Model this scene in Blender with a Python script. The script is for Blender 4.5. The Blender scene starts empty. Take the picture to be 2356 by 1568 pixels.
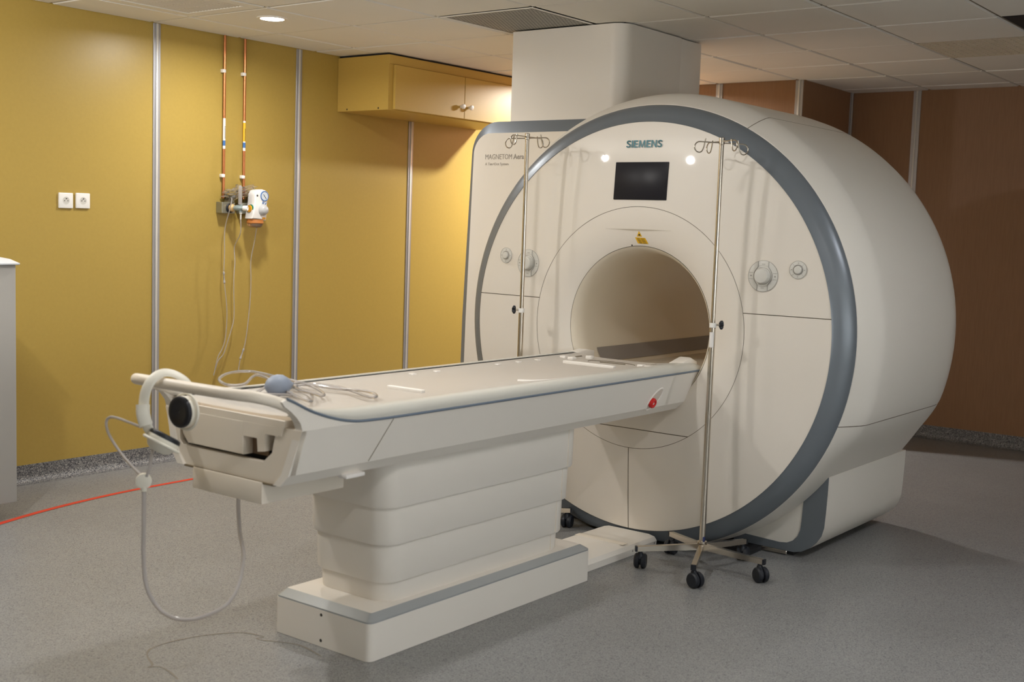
import bpy, bmesh, math, random
from mathutils import Vector, Matrix
random.seed(7)
PI = math.pi
C = bpy.context.scene.collection

# ------------------------------------------------------------------ materials
def mat(name, col, rough=0.5, metal=0.0, coat=0.0, coat_rough=0.05, var=0.0, scale=8.0, stretch=(1, 1, 1),
        bump=0.0, bscale=200.0, emis=None, estr=0.0, trans=0.0, ior=1.45, alpha=1.0, spec=0.5):
    m = bpy.data.materials.new(name); m.use_nodes = True
    nt = m.node_tree; b = nt.nodes['Principled BSDF']
    b.inputs['Base Color'].default_value = (*col, 1); b.inputs['Roughness'].default_value = rough
    b.inputs['Metallic'].default_value = metal; b.inputs['Coat Weight'].default_value = coat
    b.inputs['Coat Roughness'].default_value = coat_rough; b.inputs['IOR'].default_value = ior
    b.inputs['Transmission Weight'].default_value = trans; b.inputs['Alpha'].default_value = alpha
    b.inputs['Specular IOR Level'].default_value = spec
    if emis:
        b.inputs['Emission Color'].default_value = (*emis, 1); b.inputs['Emission Strength'].default_value = estr
    tc = nt.nodes.new('ShaderNodeTexCoord')
    if var > 0:
        mp = nt.nodes.new('ShaderNodeMapping'); mp.inputs['Scale'].default_value = stretch
        nz = nt.nodes.new('ShaderNodeTexNoise'); nz.inputs['Scale'].default_value = scale; nz.inputs['Detail'].default_value = 6
        mx = nt.nodes.new('ShaderNodeMix'); mx.data_type = 'RGBA'
        mx.inputs[6].default_value = (*[c * (1 - var) for c in col], 1); mx.inputs[7].default_value = (*[min(1, c * (1 + var)) for c in col], 1)
        nt.links.new(tc.outputs['Object'], mp.inputs['Vector']); nt.links.new(mp.outputs['Vector'], nz.inputs['Vector'])
        nt.links.new(nz.outputs['Fac'], mx.inputs[0]); nt.links.new(mx.outputs[2], b.inputs['Base Color'])
    if bump > 0:
        n2 = nt.nodes.new('ShaderNodeTexNoise'); n2.inputs['Scale'].default_value = bscale
        bp = nt.nodes.new('ShaderNodeBump'); bp.inputs['Strength'].default_value = bump; bp.inputs['Distance'].default_value = 0.001
        nt.links.new(tc.outputs['Object'], n2.inputs['Vector']); nt.links.new(n2.outputs['Fac'], bp.inputs['Height'])
        nt.links.new(bp.outputs['Normal'], b.inputs['Normal'])
    return m

def speckle(name, base, dark, light, sc=260.0, rough=0.4, dth=0.16, lth=0.86, spec=0.5):
    m = bpy.data.materials.new(name); m.use_nodes = True
    nt = m.node_tree; b = nt.nodes['Principled BSDF']; b.inputs['Roughness'].default_value = rough
    b.inputs['Specular IOR Level'].default_value = spec
    tc = nt.nodes.new('ShaderNodeTexCoord')
    vo = nt.nodes.new('ShaderNodeTexVoronoi'); vo.inputs['Scale'].default_value = sc
    sep = nt.nodes.new('ShaderNodeSeparateColor')
    rp = nt.nodes.new('ShaderNodeValToRGB'); rp.color_ramp.interpolation = 'LINEAR'
    e = rp.color_ramp.elements
    e[0].position = 0.0; e[0].color = (*dark, 1); e[1].position = 1.0; e[1].color = (*light, 1)
    for p, c in ((dth, tuple(0.45 * d + 0.55 * k for d, k in zip(dark, base))), (dth + 0.16, base), (lth, base)):
        n = rp.color_ramp.elements.new(p); n.color = (*c, 1)
    nz = nt.nodes.new('ShaderNodeTexNoise'); nz.inputs['Scale'].default_value = 2.2; nz.inputs['Detail'].default_value = 5
    mx = nt.nodes.new('ShaderNodeMix'); mx.data_type = 'RGBA'; mx.blend_type = 'MULTIPLY'; mx.inputs[0].default_value = 0.25
    nt.links.new(tc.outputs['Object'], vo.inputs['Vector']); nt.links.new(vo.outputs['Color'], sep.inputs[0])
    nt.links.new(sep.outputs[0], rp.inputs[0]); nt.links.new(tc.outputs['Object'], nz.inputs['Vector'])
    nt.links.new(rp.outputs['Color'], mx.inputs[6]); nt.links.new(nz.outputs['Fac'], mx.inputs[7])
    nt.links.new(mx.outputs[2], b.inputs['Base Color'])
    return m

M = {}
M['yellow'] = mat('yellow_laminate', (0.425, 0.295, 0.070), 0.36, var=0.05, scale=60, bump=0.05, bscale=300)
M['yellow_wood'] = mat('yellow_laminate_cupboard', (0.56, 0.375, 0.088), 0.42, var=0.05, scale=40, stretch=(1, 1, 6))
M['brown'] = mat('beech_laminate', (0.275, 0.145, 0.073), 0.5, var=0.16, scale=14, stretch=(8, 8, 0.5))
M['cream_wall'] = mat('cream_laminate', (0.60, 0.58, 0.54), 0.5, var=0.03)
M['alu'] = mat('aluminium_profile', (0.42, 0.42, 0.44), 0.42, metal=0.6, var=0.04)
M['alu_light'] = mat('aluminium_cover', (0.72, 0.71, 0.68), 0.32, metal=0.4, var=0.03)
M['tile'] = mat('mineral_ceiling_tile', (0.85, 0.83, 0.78), 0.92, var=0.035, scale=3, bump=0.25, bscale=500)
M['grid'] = mat('ceiling_grid', (0.27, 0.235, 0.185), 0.6, var=0.04)
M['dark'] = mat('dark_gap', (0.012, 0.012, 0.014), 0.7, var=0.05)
M['floor'] = speckle('speckled_vinyl', (0.29, 0.29, 0.285), (0.085, 0.085, 0.10), (0.40, 0.395, 0.38), 330, 0.40)
M['cove'] = speckle('speckled_cove', (0.20, 0.20, 0.205), (0.02, 0.02, 0.03), (0.48, 0.46, 0.42), 240, 0.45, 0.30, 0.72)
M['red_tape'] = mat('red_tape', (0.62, 0.055, 0.03), 0.45, var=0.06)
M['face'] = mat('gloss_cream_plastic', (0.80, 0.74, 0.66), 0.38, coat=0.55, coat_rough=0.03, var=0.015, scale=3)
M['shell'] = mat('satin_cream_plastic', (0.79, 0.745, 0.675), 0.36, var=0.015, scale=3)
M['white'] = mat('cream_plastic', (0.82, 0.775, 0.71), 0.40, var=0.015, scale=4)
M['beige'] = mat('beige_plastic', (0.81, 0.735, 0.63), 0.45, var=0.02, scale=4)
M['top'] = mat('tabletop_plastic', (0.86, 0.82, 0.765), 0.42, var=0.015, scale=4)
M['grey'] = mat('slate_grey_paint', (0.175, 0.195, 0.22), 0.34, metal=0.25, var=0.03)
M['grey_lt'] = mat('silver_grey_paint', (0.40, 0.42, 0.43), 0.30, metal=0.3, var=0.03)
M['rail'] = mat('rail_grey', (0.60, 0.585, 0.53), 0.32, var=0.02)
M['blue_line'] = mat('slate_blue_strip', (0.13, 0.165, 0.215), 0.4, var=0.03)
M['seam'] = mat('seam_shadow_gap', (0.16, 0.125, 0.075), 0.8, var=0.03)
M['bore'] = mat('bore_liner', (0.76, 0.68, 0.55), 0.35, var=0.02)
M['bore_band'] = mat('bore_band', (0.30, 0.275, 0.255), 0.4, var=0.03)
M['screen'] = mat('screen_glass', (0.022, 0.021, 0.025), 0.30, var=0.1, spec=0.12)
M['petrol'] = mat('petrol_lettering', (0.012, 0.16, 0.20), 0.35, var=0.05)
M['petrol_hi'] = mat('lettering_side', (0.70, 0.74, 0.76), 0.3, var=0.03)
M['grey_text'] = mat('grey_lettering', (0.36, 0.32, 0.275), 0.5, var=0.03)
M['warn'] = mat('warning_yellow', (0.80, 0.46, 0.02), 0.45, var=0.05)
M['ink'] = mat('black_ink', (0.03, 0.025, 0.02), 0.6, var=0.05)
M['dial'] = mat('dial_grey', (0.66, 0.64, 0.59), 0.34, var=0.02)
M['dial_line'] = mat('dial_outline', (0.33, 0.31, 0.28), 0.5, var=0.03)
M['chrome'] = mat('brushed_steel', (0.62, 0.56, 0.48), 0.24, metal=1.0, var=0.05, scale=30)
M['black'] = mat('black_rubber', (0.012, 0.014, 0.020), 0.45, var=0.1)
M['paper'] = mat('white_label', (0.82, 0.79, 0.76), 0.6, var=0.03)
M['blue_tag'] = mat('navy_sticker', (0.02, 0.03, 0.12), 0.4, var=0.05)
M['red'] = mat('red_button', (0.65, 0.02, 0.02), 0.25, var=0.05)
M['copper'] = mat('copper_pipe', (0.60, 0.235, 0.10), 0.28, metal=0.9, var=0.12, scale=12)
M['outlet'] = mat('outlet_plastic', (0.86, 0.84, 0.80), 0.35, var=0.02)
M['steelbox'] = mat('galvanised_bracket', (0.33, 0.33, 0.27), 0.35, metal=0.7, var=0.06)
M['reg_white'] = mat('regulator_white', (0.86, 0.83, 0.80), 0.35, var=0.02)
M['reg_grey'] = mat('regulator_knob', (0.50, 0.50, 0.50), 0.35, var=0.03)
M['blue_rim'] = mat('gauge_blue', (0.05, 0.16, 0.42), 0.4, var=0.05)
M['gauge'] = mat('gauge_dial', (0.62, 0.68, 0.74), 0.3, var=0.03)
M['orange'] = mat('orange_plastic', (0.85, 0.40, 0.03), 0.4, var=0.04)
M['green'] = mat('green_ring', (0.01, 0.22, 0.14), 0.4, var=0.05)
M['teal_grey'] = mat('valve_body', (0.28, 0.34, 0.34), 0.35, metal=0.3, var=0.05)
M['brass'] = mat('cream_coupling', (0.72, 0.50, 0.24), 0.35, metal=0.2, var=0.05)
M['jar'] = mat('clear_orange_jar', (0.95, 0.80, 0.62), 0.08, trans=0.85, var=0.02)
M['amber'] = mat('jar_rim', (0.70, 0.26, 0.07), 0.3, trans=0.3, var=0.05)
M['clear'] = mat('clear_tubing', (0.90, 0.87, 0.86), 0.12, trans=0.72, ior=1.3, var=0.02)
M['tubing'] = mat('milky_tubing', (0.74, 0.70, 0.68), 0.22, trans=0.45, ior=1.3, var=0.02)
M['film'] = mat('clear_plastic_film', (0.95, 0.93, 0.90), 0.08, trans=0.9, ior=1.12, var=0.02)
M['band'] = mat('cream_headband', (0.78, 0.75, 0.66), 0.45, var=0.02)
M['bulb'] = mat('blue_grey_rubber', (0.27, 0.31, 0.39), 0.5, var=0.04)
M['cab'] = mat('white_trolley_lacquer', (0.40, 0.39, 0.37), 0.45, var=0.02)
M['cab_lid'] = mat('pale_blue_lid', (0.72, 0.75, 0.80), 0.35, var=0.02)
M['slot'] = mat('slot_brown', (0.42, 0.20, 0.07), 0.6, var=0.05)
M['mesh'] = mat('expanded_metal', (0.10, 0.10, 0.10), 0.45, metal=0.3, var=0.05)
M['mesh_back'] = mat('filter_backing', (0.74, 0.73, 0.69), 0.8, var=0.05)
M['louver'] = mat('louver_enamel', (0.74, 0.66, 0.52), 0.5, var=0.03)
M['glow'] = mat('lamp_diffuser', (0.95, 0.96, 1.0), 0.4, emis=(0.90, 0.94, 1.0), estr=26.0, var=0.01)
M['stain'] = mat('floor_scuff', (0.225, 0.20, 0.165), 0.6, var=0.15, scale=20)

# ------------------------------------------------------------------ helpers
def wloc(p):
    v = Vector((0, 0, 0))
    while p:
        v += p.location; p = p.parent
    return v

def obj(name, bm, m, parent=None, angle=35, smooth=True, world=True):
    if parent and world:
        bmesh.ops.translate(bm, verts=bm.verts, vec=-wloc(parent))
    me = bpy.data.meshes.new(name); bm.normal_update(); bm.to_mesh(me); bm.free()
    for mm in (m if isinstance(m, (list, tuple)) else [m]): me.materials.append(mm)
    if smooth:
        for p in me.polygons: p.use_smooth = True
        me.set_sharp_from_angle(angle=math.radians(angle))
    o = bpy.data.objects.new(name, me); C.objects.link(o)
    if parent: o.parent = parent
    return o

def tag(o, label=None, cat=None, group=None, kind=None):
    if label: o['label'] = label
    if cat: o['category'] = cat
    if group: o['group'] = group
    if kind: o['kind'] = kind
    return o

def thing(name, label, cat, loc=(0, 0, 0), group=None):
    o = bpy.data.objects.new(name, None); o.empty_display_size = 0.1; C.objects.link(o); o.location = loc
    return tag(o, label, cat, group)

def struct(name, bm, m, parent=None, label=None, **k):
    o = obj(name, bm, m, parent, **k)
    if not parent: tag(o, label, None, None, 'structure')
    return o

def copy_tree(o, parent=None):
    c = o.copy(); C.objects.link(c); c.parent = parent
    for ch in list(o.children): copy_tree(ch, c)
    return c

NB = bmesh.new

def box(bm, x0, x1, y0, y1, z0, z1, bev=0.0, seg=2, mi=0):
    vs = [bm.verts.new((x, y, z)) for x in (x0, x1) for y in (y0, y1) for z in (z0, z1)]
    q = [(0, 1, 3, 2), (4, 6, 7, 5), (0, 4, 5, 1), (2, 3, 7, 6), (0, 2, 6, 4), (1, 5, 7, 3)]
    fs = [bm.faces.new([vs[i] for i in f]) for f in q]
    for f in fs: f.material_index = mi
    if bev > 0:
        es = list({e for f in fs for e in f.edges})
        r = bmesh.ops.bevel(bm, geom=es, offset=bev, segments=seg, affect='EDGES', profile=0.5)
        for f in r['faces']: f.material_index = mi
    return bm

def frame_of(d):
    d = d.normalized(); u = d.cross(Vector((0, 0, 1)))
    if u.length < 1e-4: u = Vector((1, 0, 0))
    u.normalize(); return u, d.cross(u).normalized()

def sweep(bm, pts, r, seg=10, closed=False, rv=None, up=None, radii=None, mi=0):
    P = [Vector(p) for p in pts]; n = len(P); rings = []; u = None
    for i in range(n):
        if closed: d = P[(i + 1) % n] - P[i - 1]
        else: d = P[min(i + 1, n - 1)] - P[max(i - 1, 0)]
        d.normalize()
        if up is not None:
            u = Vector(up).cross(d).normalized()
        elif u is None: u, _ = frame_of(d)
        else:
            u = u - d * u.dot(d)
            if u.length < 1e-6: u, _ = frame_of(d)
            u.normalize()
        v = d.cross(u).normalized(); a = radii[i] if radii else r; b = (rv if rv is not None else a)
        if radii and rv is not None: b = rv
        rings.append([bm.verts.new(P[i] + u * (a * math.cos(2 * PI * k / seg)) + v * (b * math.sin(2 * PI * k / seg))) for k in range(seg)])
    m = n if closed else n - 1
    for i in range(m):
        A, B = rings[i], rings[(i + 1) % n]
        for k in range(seg):
            f = bm.faces.new((A[k], A[(k + 1) % seg], B[(k + 1) % seg], B[k])); f.material_index = mi
    if not closed:
        f = bm.faces.new(list(reversed(rings[0]))); f.material_index = mi
        f = bm.faces.new(rings[-1]); f.material_index = mi
    return bm

def spline(pts, n=8, closed=False):
    P = [Vector(p) for p in pts]; out = []; N = len(P)
    rng = range(N) if closed else range(N - 1)
    for i in rng:
        if closed: a, b, c, d = P[i - 1], P[i], P[(i + 1) % N], P[(i + 2) % N]
        else: a, b, c, d = P[max(i - 1, 0)], P[i], P[i + 1], P[min(i + 2, N - 1)]
        for k in range(n):
            t = k / n
            out.append(0.5 * ((2 * b) + (c - a) * t + (2 * a - 5 * b + 4 * c - d) * t * t + (3 * b - a - 3 * c + d) * t ** 3))
    if not closed: out.append(P[-1])
    return out

def cyl(bm, p0, p1, r0, r1=None, seg=24, mi=0):
    return sweep(bm, [p0, p1], r0, seg, radii=[r0, r0 if r1 is None else r1], mi=mi)

def lathe(bm, prof, origin, axis, seg=32, mi=0, cap=True):
    """prof: (distance along axis, radius)"""
    ax = Vector(axis).normalized(); u, v = frame_of(ax); o = Vector(origin); rings = []
    for h, r in prof:
        rings.append([bm.verts.new(o + ax * h + u * (r * math.cos(2 * PI * k / seg)) + v * (r * math.sin(2 * PI * k / seg))) for k in range(seg)])
    for A, B in zip(rings, rings[1:]):
        for k in range(seg):
            f = bm.faces.new((A[k], A[(k + 1) % seg], B[(k + 1) % seg], B[k])); f.material_index = mi
    if cap:
        for R, rev in ((rings[0], True), (rings[-1], False)):
            q = prof[0] if rev else prof[-1]; q2 = prof[1] if rev else prof[-2]
            if q[1] <= .0012 or (rev and abs(q[0] - q2[0]) < 1e-5 and q2[1] < q[1]): continue
            try:
                f = bm.faces.new(list(reversed(R)) if rev else R); f.material_index = mi
            except ValueError: pass
    bmesh.ops.recalc_face_normals(bm, faces=bm.faces)
    return bm

def prism(bm, poly, axis, a0, a1, bev=0.0, mi=0, seg=2):
    """extrude a polygon: axis 'x': poly=(y,z), 'y': (x,z), 'z': (x,y)"""
    def V(p, a):
        return {'x': (a, p[0], p[1]), 'y': (p[0], a, p[1]), 'z': (p[0], p[1], a)}[axis]
    A = [bm.verts.new(V(p, a0)) for p in poly]; B = [bm.verts.new(V(p, a1)) for p in poly]; n = len(poly)
    fs = [bm.faces.new(A), bm.faces.new(list(reversed(B)))]
    for i in range(n): fs.append(bm.faces.new((A[i], B[i], B[(i + 1) % n], A[(i + 1) % n])))
    for f in fs: f.material_index = mi
    bmesh.ops.recalc_face_normals(bm, faces=fs)
    if bev:
        es = list(set(fs[0].edges) | set(fs[1].edges))
        bmesh.ops.bevel(bm, geom=es, offset=bev, segments=seg, affect='EDGES', profile=0.5)
    return bm

def rrect(x0, x1, y0, y1, r, n=6):
    out = []
    for cx, cy, a in ((x1 - r, y1 - r, 0), (x0 + r, y1 - r, 90), (x0 + r, y0 + r, 180), (x1 - r, y0 + r, 270)):
        for k in range(n + 1):
            t = math.radians(a + 90 * k / n); out.append((cx + r * math.cos(t), cy + r * math.sin(t)))
    return out

def cut(bm, co, no):
    """remove what lies on the side the normal points to"""
    bmesh.ops.bisect_plane(bm, geom=list(bm.verts) + list(bm.edges) + list(bm.faces), plane_co=co, plane_no=no, clear_outer=True)
    return bm

def text_mesh(s, width, height, extrude, bold=0.0):
    cu = bpy.data.curves.new('t', 'FONT'); cu.body = s; cu.size = 1.0; cu.extrude = 0.0; cu.offset = bold; cu.resolution_u = 3
    o = bpy.data.objects.new('t', cu); C.objects.link(o)
    dg = bpy.context.evaluated_depsgraph_get(); me = bpy.data.meshes.new_from_object(o.evaluated_get(dg))
    bm = NB(); bm.from_mesh(me)
    bpy.data.objects.remove(o); bpy.data.curves.remove(cu); bpy.data.meshes.remove(me)
    xs = [v.co.x for v in bm.verts]; ys = [v.co.y for v in bm.verts]
    sx = width / (max(xs) - min(xs)); sy = height / (max(ys) - min(ys))
    for v in bm.verts: v.co = Vector(((v.co.x - min(xs)) * sx, (v.co.y - min(ys)) * sy, 0))
    r = bmesh.ops.extrude_face_region(bm, geom=list(bm.faces))
    top = [g for g in r['geom'] if isinstance(g, bmesh.types.BMVert)]
    bmesh.ops.translate(bm, verts=top, vec=(0, 0, extrude))
    bmesh.ops.recalc_face_normals(bm, faces=bm.faces)
    return bm

def place(bm, loc, xa, ya):
    xa = Vector(xa).normalized(); ya = Vector(ya).normalized(); za = xa.cross(ya)
    Mx = Matrix((xa, ya, za)).transposed().to_4x4(); Mx.translation = Vector(loc)
    bm.transform(Mx); return bm

# ------------------------------------------------------------------ camera
F, W, H = 2763.2, 2356, 1568
CAMZ = 1.3949
def rotm(rx, ry, rz):
    cx, sx, cy, sy, cz, sz = math.cos(rx), math.sin(rx), math.cos(ry), math.sin(ry), math.cos(rz), math.sin(rz)
    yaw = Matrix(((cy, 0, sy), (0, 1, 0), (-sy, 0, cy))); pit = Matrix(((1, 0, 0), (0, cx, -sx), (0, sx, cx))); rol = Matrix(((cz, -sz, 0), (sz, cz, 0), (0, 0, 1)))
    return rol @ pit @ yaw
WC = rotm(.0953, .6549, .0334) @ Matrix(((0, -1, 0), (0, 0, -1), (1, 0, 0)))
cam = bpy.data.cameras.new('camera'); camo = bpy.data.objects.new('camera', cam); C.objects.link(camo)
R3 = Matrix((WC[0], -Vector(WC[1]), -Vector(WC[2]))).transposed()
camo.matrix_world = Matrix.Translation((0, 0, CAMZ)) @ R3.to_4x4()
cam.sensor_width = 36; cam.lens = F / W * 36; cam.clip_start = 0.05
cam.dof.use_dof = True; cam.dof.focus_distance = 5.6; cam.dof.aperture_fstop = 3.5
bpy.context.scene.camera = camo

# ------------------------------------------------------------------ room
HC, YW, XB, XS, YS = 2.4313, 5.663, 8.48, 7.63, 3.47
X0, Y0 = -2.2, -2.6
b = NB(); box(b, X0, XB + .1, Y0, YW + .1, -0.1, 0); struct('floor', b, M['floor'], label='light grey speckled vinyl floor')
b = NB(); box(b, X0, XB + .1, YW, YW + .1, 0, HC + .06); struct('wall_left', b, M['yellow'], label='yellow laminate panelled wall')
b = NB(); box(b, XB, XB + .1, Y0, YW, 0, HC + .06); struct('wall_back', b, M['brown'], label='brown wood laminate wall behind the scanner')
b = NB(); box(b, XS, XB, YS, YW, 0, HC + .06); struct('wall_back_corner', b, M['brown'], label='projecting brown laminate corner of the back wall')
b = NB(); box(b, X0, XB, Y0 - .1, Y0, 0, HC + .06); struct('wall_right', b, M['cream_wall'])
b = NB(); box(b, X0 - .1, X0, Y0 - .1, YW + .1, 0, HC + .06); struct('wall_front', b, M['cream_wall'])

def strip(n, p, q, w=0.046, nrm=(0, -1)):
    """panel joint: flat grey profile with a lighter raised bar; p=(x,y), q=(z0,z1)"""
    x, y = p; z0, z1 = q; b = NB(); c = NB()
    if nrm[0] == 0:
        s = nrm[1]; ya, yb = sorted((y, y + s * .006)); box(b, x - w / 2, x + w / 2, ya, yb, z0, z1, .001, 1)
        ya, yb = sorted((y + s * .006, y + s * .011)); box(c, x - .007, x + .007, ya, yb, z0, z1, .002, 2)
    else:
        s = nrm[0]; xa, xb = sorted((x, x + s * .006)); box(b, xa, xb, y - w / 2, y + w / 2, z0, z1, .001, 1)
        xa, xb = sorted((x + s * .006, x + s * .011)); box(c, xa, xb, y - .007, y + .007, z0, z1, .002, 2)
    o = struct('trim_%d' % n, b, M['alu']); o['label'] = 'aluminium joint strip between wall panels'
    obj('cover_bar', c, M['alu_light'], o)
zb = 0.092
strip(1, (4.091, YW), (zb, HC)); strip(2, (5.128, YW), (zb, HC)); strip(3, (6.156, YW), (zb, 2.082)); strip(4, (7.2, YW), (zb, HC))
strip(5, (3.05, YW), (zb, HC)); strip(6, (1.9, YW), (zb, HC))
strip(7, (XS, 4.10), (zb, HC), .05, (-1, 0)); strip(8, (XS, YS + .03), (zb, HC), .055, (-1, 0))
strip(9, (XB - .03, YS), (zb, HC), .05, (0, -1)); strip(10, (XB, 3.0), (zb, HC), .055, (-1, 0)); strip(11, (XB, 1.0), (zb, HC), .055, (-1, 0))

def cove(name, a, c, nrm):
    """coved speckled skirting from a to c (x,y); nrm points into the room"""
    prof = [(0.0, zb), (0.004, zb)] + [(0.004 + .04 * (1 - math.cos(t)), .042 - .04 * math.sin(t)) for t in [k * PI / 16 for k in range(9)]] + [(0.052, 0.0005), (0, 0.0005)]
    b = NB(); A = [b.verts.new((a[0] + nrm[0] * d, a[1] + nrm[1] * d, z)) for d, z in prof]; D = [b.verts.new((c[0] + nrm[0] * d, c[1] + nrm[1] * d, z)) for d, z in prof]
    for i in range(len(prof)): b.faces.new((A[i], A[(i + 1) % len(prof)], D[(i + 1) % len(prof)], D[i]))
    b.faces.new(A); b.faces.new(D); bmesh.ops.recalc_face_normals(b, faces=b.faces)
    struct(name, b, M['cove'], label='speckled grey coved skirting')
cove('baseboard_left', (X0, YW), (XS, YW), (0, -1)); cove('baseboard_back', (XB, Y0), (XB, YS), (-1, 0))
cove('baseboard_back_corner', (XS, YS), (XS, YW), (-1, 0)); cove('baseboard_back_return', (XS, YS), (XB, YS), (0, -1))

# ceiling: lay-in tiles with a recessed grid
GX, GY, T = 4.653, 4.716, 0.6
grilles = {(0, -2): 'mesh', (-2, 0): 'louver', (3, -5): 'square', (2, -6): 'black'}
b = NB()
box(b, X0, XB + .1, Y0, YW + .1, HC + .03, HC + .06, mi=1)
for i in range(-12, 8):
    for j in range(-13, 3):
        if (i, j) in grilles: continue
        x0, y0 = GX + i * T + .008, GY + j * T + .008; x1, y1 = x0 + T - .016, y0 + T - .016
        x0 = max(x0, X0 + .002); x1 = min(x1, XB - .004); y0 = max(y0, Y0 + .002); y1 = min(y1, YW - .006)
        if x1 - x0 < .03 or y1 - y0 < .03: continue
        if x0 > XS - .02 and y0 > YS - .02: continue
        if x1 > XS and y1 > YS and x0 < XS: x1 = XS - .004 if y0 > YS - .3 else x1
        dz = random.uniform(0, .003); k = .006
        t0 = [b.verts.new(v) for v in ((x0 + k, y0 + k, HC + dz), (x1 - k, y0 + k, HC + dz + random.uniform(-.001, .001)), (x1 - k, y1 - k, HC + dz), (x0 + k, y1 - k, HC + dz))]
        t1 = [b.verts.new(v) for v in ((x0, y0, HC + .008), (x1, y0, HC + .008), (x1, y1, HC + .008), (x0, y1, HC + .008))]
        t2 = [b.verts.new((v.co.x, v.co.y, HC + .031)) for v in t1]
        b.faces.new(list(reversed(t0)))
        for A, B in ((t0, t1), (t1, t2)):
            for q in range(4): b.faces.new((A[q], A[(q + 1) % 4], B[(q + 1) % 4], B[q]))
for i in range(-12, 9):
    x = GX + i * T
    if X0 < x < XB - .02: box(b, x - .012, x + .012, Y0, YW if x < XS else YS, HC + .0085, HC + .012, mi=1)
for j in range(-12, 3):
    y = GY + j * T
    if Y0 < y < YW: box(b, X0, XB if y < YS else XS, y - .012, y + .012, HC + .0085, HC + .012, mi=1)
struct('ceiling', b, [M['tile'], M['grid']], smooth=False, label='suspended ceiling of square mineral tiles')

def tile_rect(i, j, m=.008): return GX + i * T + m, GX + i * T + T - m, GY + j * T + m, GY + j * T + T - m
# mesh air grille
x0, x1, y0, y1 = tile_rect(0, -2)
g = thing('ceiling_grille', 'grey expanded mesh ceiling grille beside the white column', 'grille', (x0, y0, HC))
b = NB(); box(b, x0, x1, y0, y1, HC + .004, HC + .012); obj('backing', b, M['mesh_back'], g)
b = NB()
for a0, a1, c0, c1 in ((x0, x1, y0, y0 + .016), (x0, x1, y1 - .016, y1), (x0, x0 + .016, y0 + .016, y1 - .016), (x1 - .016, x1, y0 + .016, y1 - .016)): box(b, a0, a1, c0, c1, HC, HC + .018, .002, 1)
obj('frame', b, M['tile'], g)
b = NB(); n = 14; s = (x1 - x0 - .03) / n
for r_ in range(2 * n + 1):
    for sg in (1, -1):
        pts = []
        for k in range(n + 1):
            yy = y0 + .015 + r_ * s / 2 + sg * (s / 4 if k % 2 else -s / 4)
            if y0 + .012 < yy < y1 - .012: pts.append((x0 + .015 + k * s, yy, HC + .0022))
        if len(pts) > 2: sweep(b, pts, .0013, 4, rv=.0006, up=(0, 0, 1))
obj('expanded_mesh', b, M['mesh'], g, smooth=False)
# louvred diffuser
x0, x1, y0, y1 = tile_rect(-2, 0)
g = thing('ceiling_diffuser', 'cream louvred ceiling air diffuser above the yellow wall, near the downlight', 'diffuser', (x0, y0, HC))
b = NB()
w = .075
for a0, a1, c0, c1 in ((x0, x1, y0, y0 + w), (x0, x1, y1 - w, y1), (x0, x0 + w, y0 + w, y1 - w), (x1 - w, x1, y0 + w, y1 - w)): box(b, a0, a1, c0, c1, HC + .0005, HC + .02, .003, 1)
obj('frame', b, M['tile'], g)
b = NB(); box(b, x0 + w, x1 - w, y0 + w, y1 - w, HC + .024, HC + .028); obj('plenum_plate', b, M['grid'], g)
b = NB()
for k in range(18):
    yy = y0 + w + .012 + k * .0245
    prism(b, [(yy, HC + .022), (yy + .003, HC + .022), (yy + .017, HC + .002), (yy + .014, HC + .002)], 'x', x0 + w, x1 - w)
for k in range(1, 5):
    xx = x0 + w + k * (x1 - x0 - 2 * w) / 5; box(b, xx - .004, xx + .004, y0 + w, y1 - w, HC + .004, HC + .022)
obj('louver_blades', b, M['louver'], g, smooth=False)
# square-hole grille on the dark side
x0, x1, y0, y1 = tile_rect(3, -5)
g = thing('ceiling_grille', 'dim ceiling grille with rows of square holes above the brown wall', 'grille', (x0, y0, HC))
b = NB(); box(b, x0, x1, y0, y1, HC + .024, HC + .028); obj('backing', b, M['dark'], g)
b = NB(); n = 14; s = (x1 - x0) / n
for k in range(n + 1):
    xx = min(max(x0 + k * s, x0 + .005), x1 - .005); box(b, xx - .005, xx + .005, y0, y1, HC, HC + .014)
    yy = min(max(y0 + k * s, y0 + .005), y1 - .005); box(b, x0, x1, yy - .005, yy + .005, HC + .0005, HC + .0145)
obj('grid_bars', b, M['louver'], g, smooth=False)
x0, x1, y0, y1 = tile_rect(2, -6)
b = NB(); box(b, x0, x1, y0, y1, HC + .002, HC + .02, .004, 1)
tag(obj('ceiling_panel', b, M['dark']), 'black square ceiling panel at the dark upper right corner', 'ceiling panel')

# visible recessed downlight
LX, LY = 4.276, 4.932
g = thing('recessed_downlight', 'lit round recessed downlight in the ceiling by the yellow wall', 'ceiling light', (LX, LY, HC))
b = NB(); lathe(b, [(-.004, .060), (-.006, .066), (-.004, .078), (.0005, .080)], (LX, LY, HC), (0, 0, 1), 40, cap=False); obj('trim_ring', b, M['outlet'], g)
b = NB(); lathe(b, [(-.0045, .0005), (-.0045, .062), (-.002, .062)], (LX, LY, HC), (0, 0, 1), 40); obj('diffuser', b, M['glow'], g)

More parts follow.
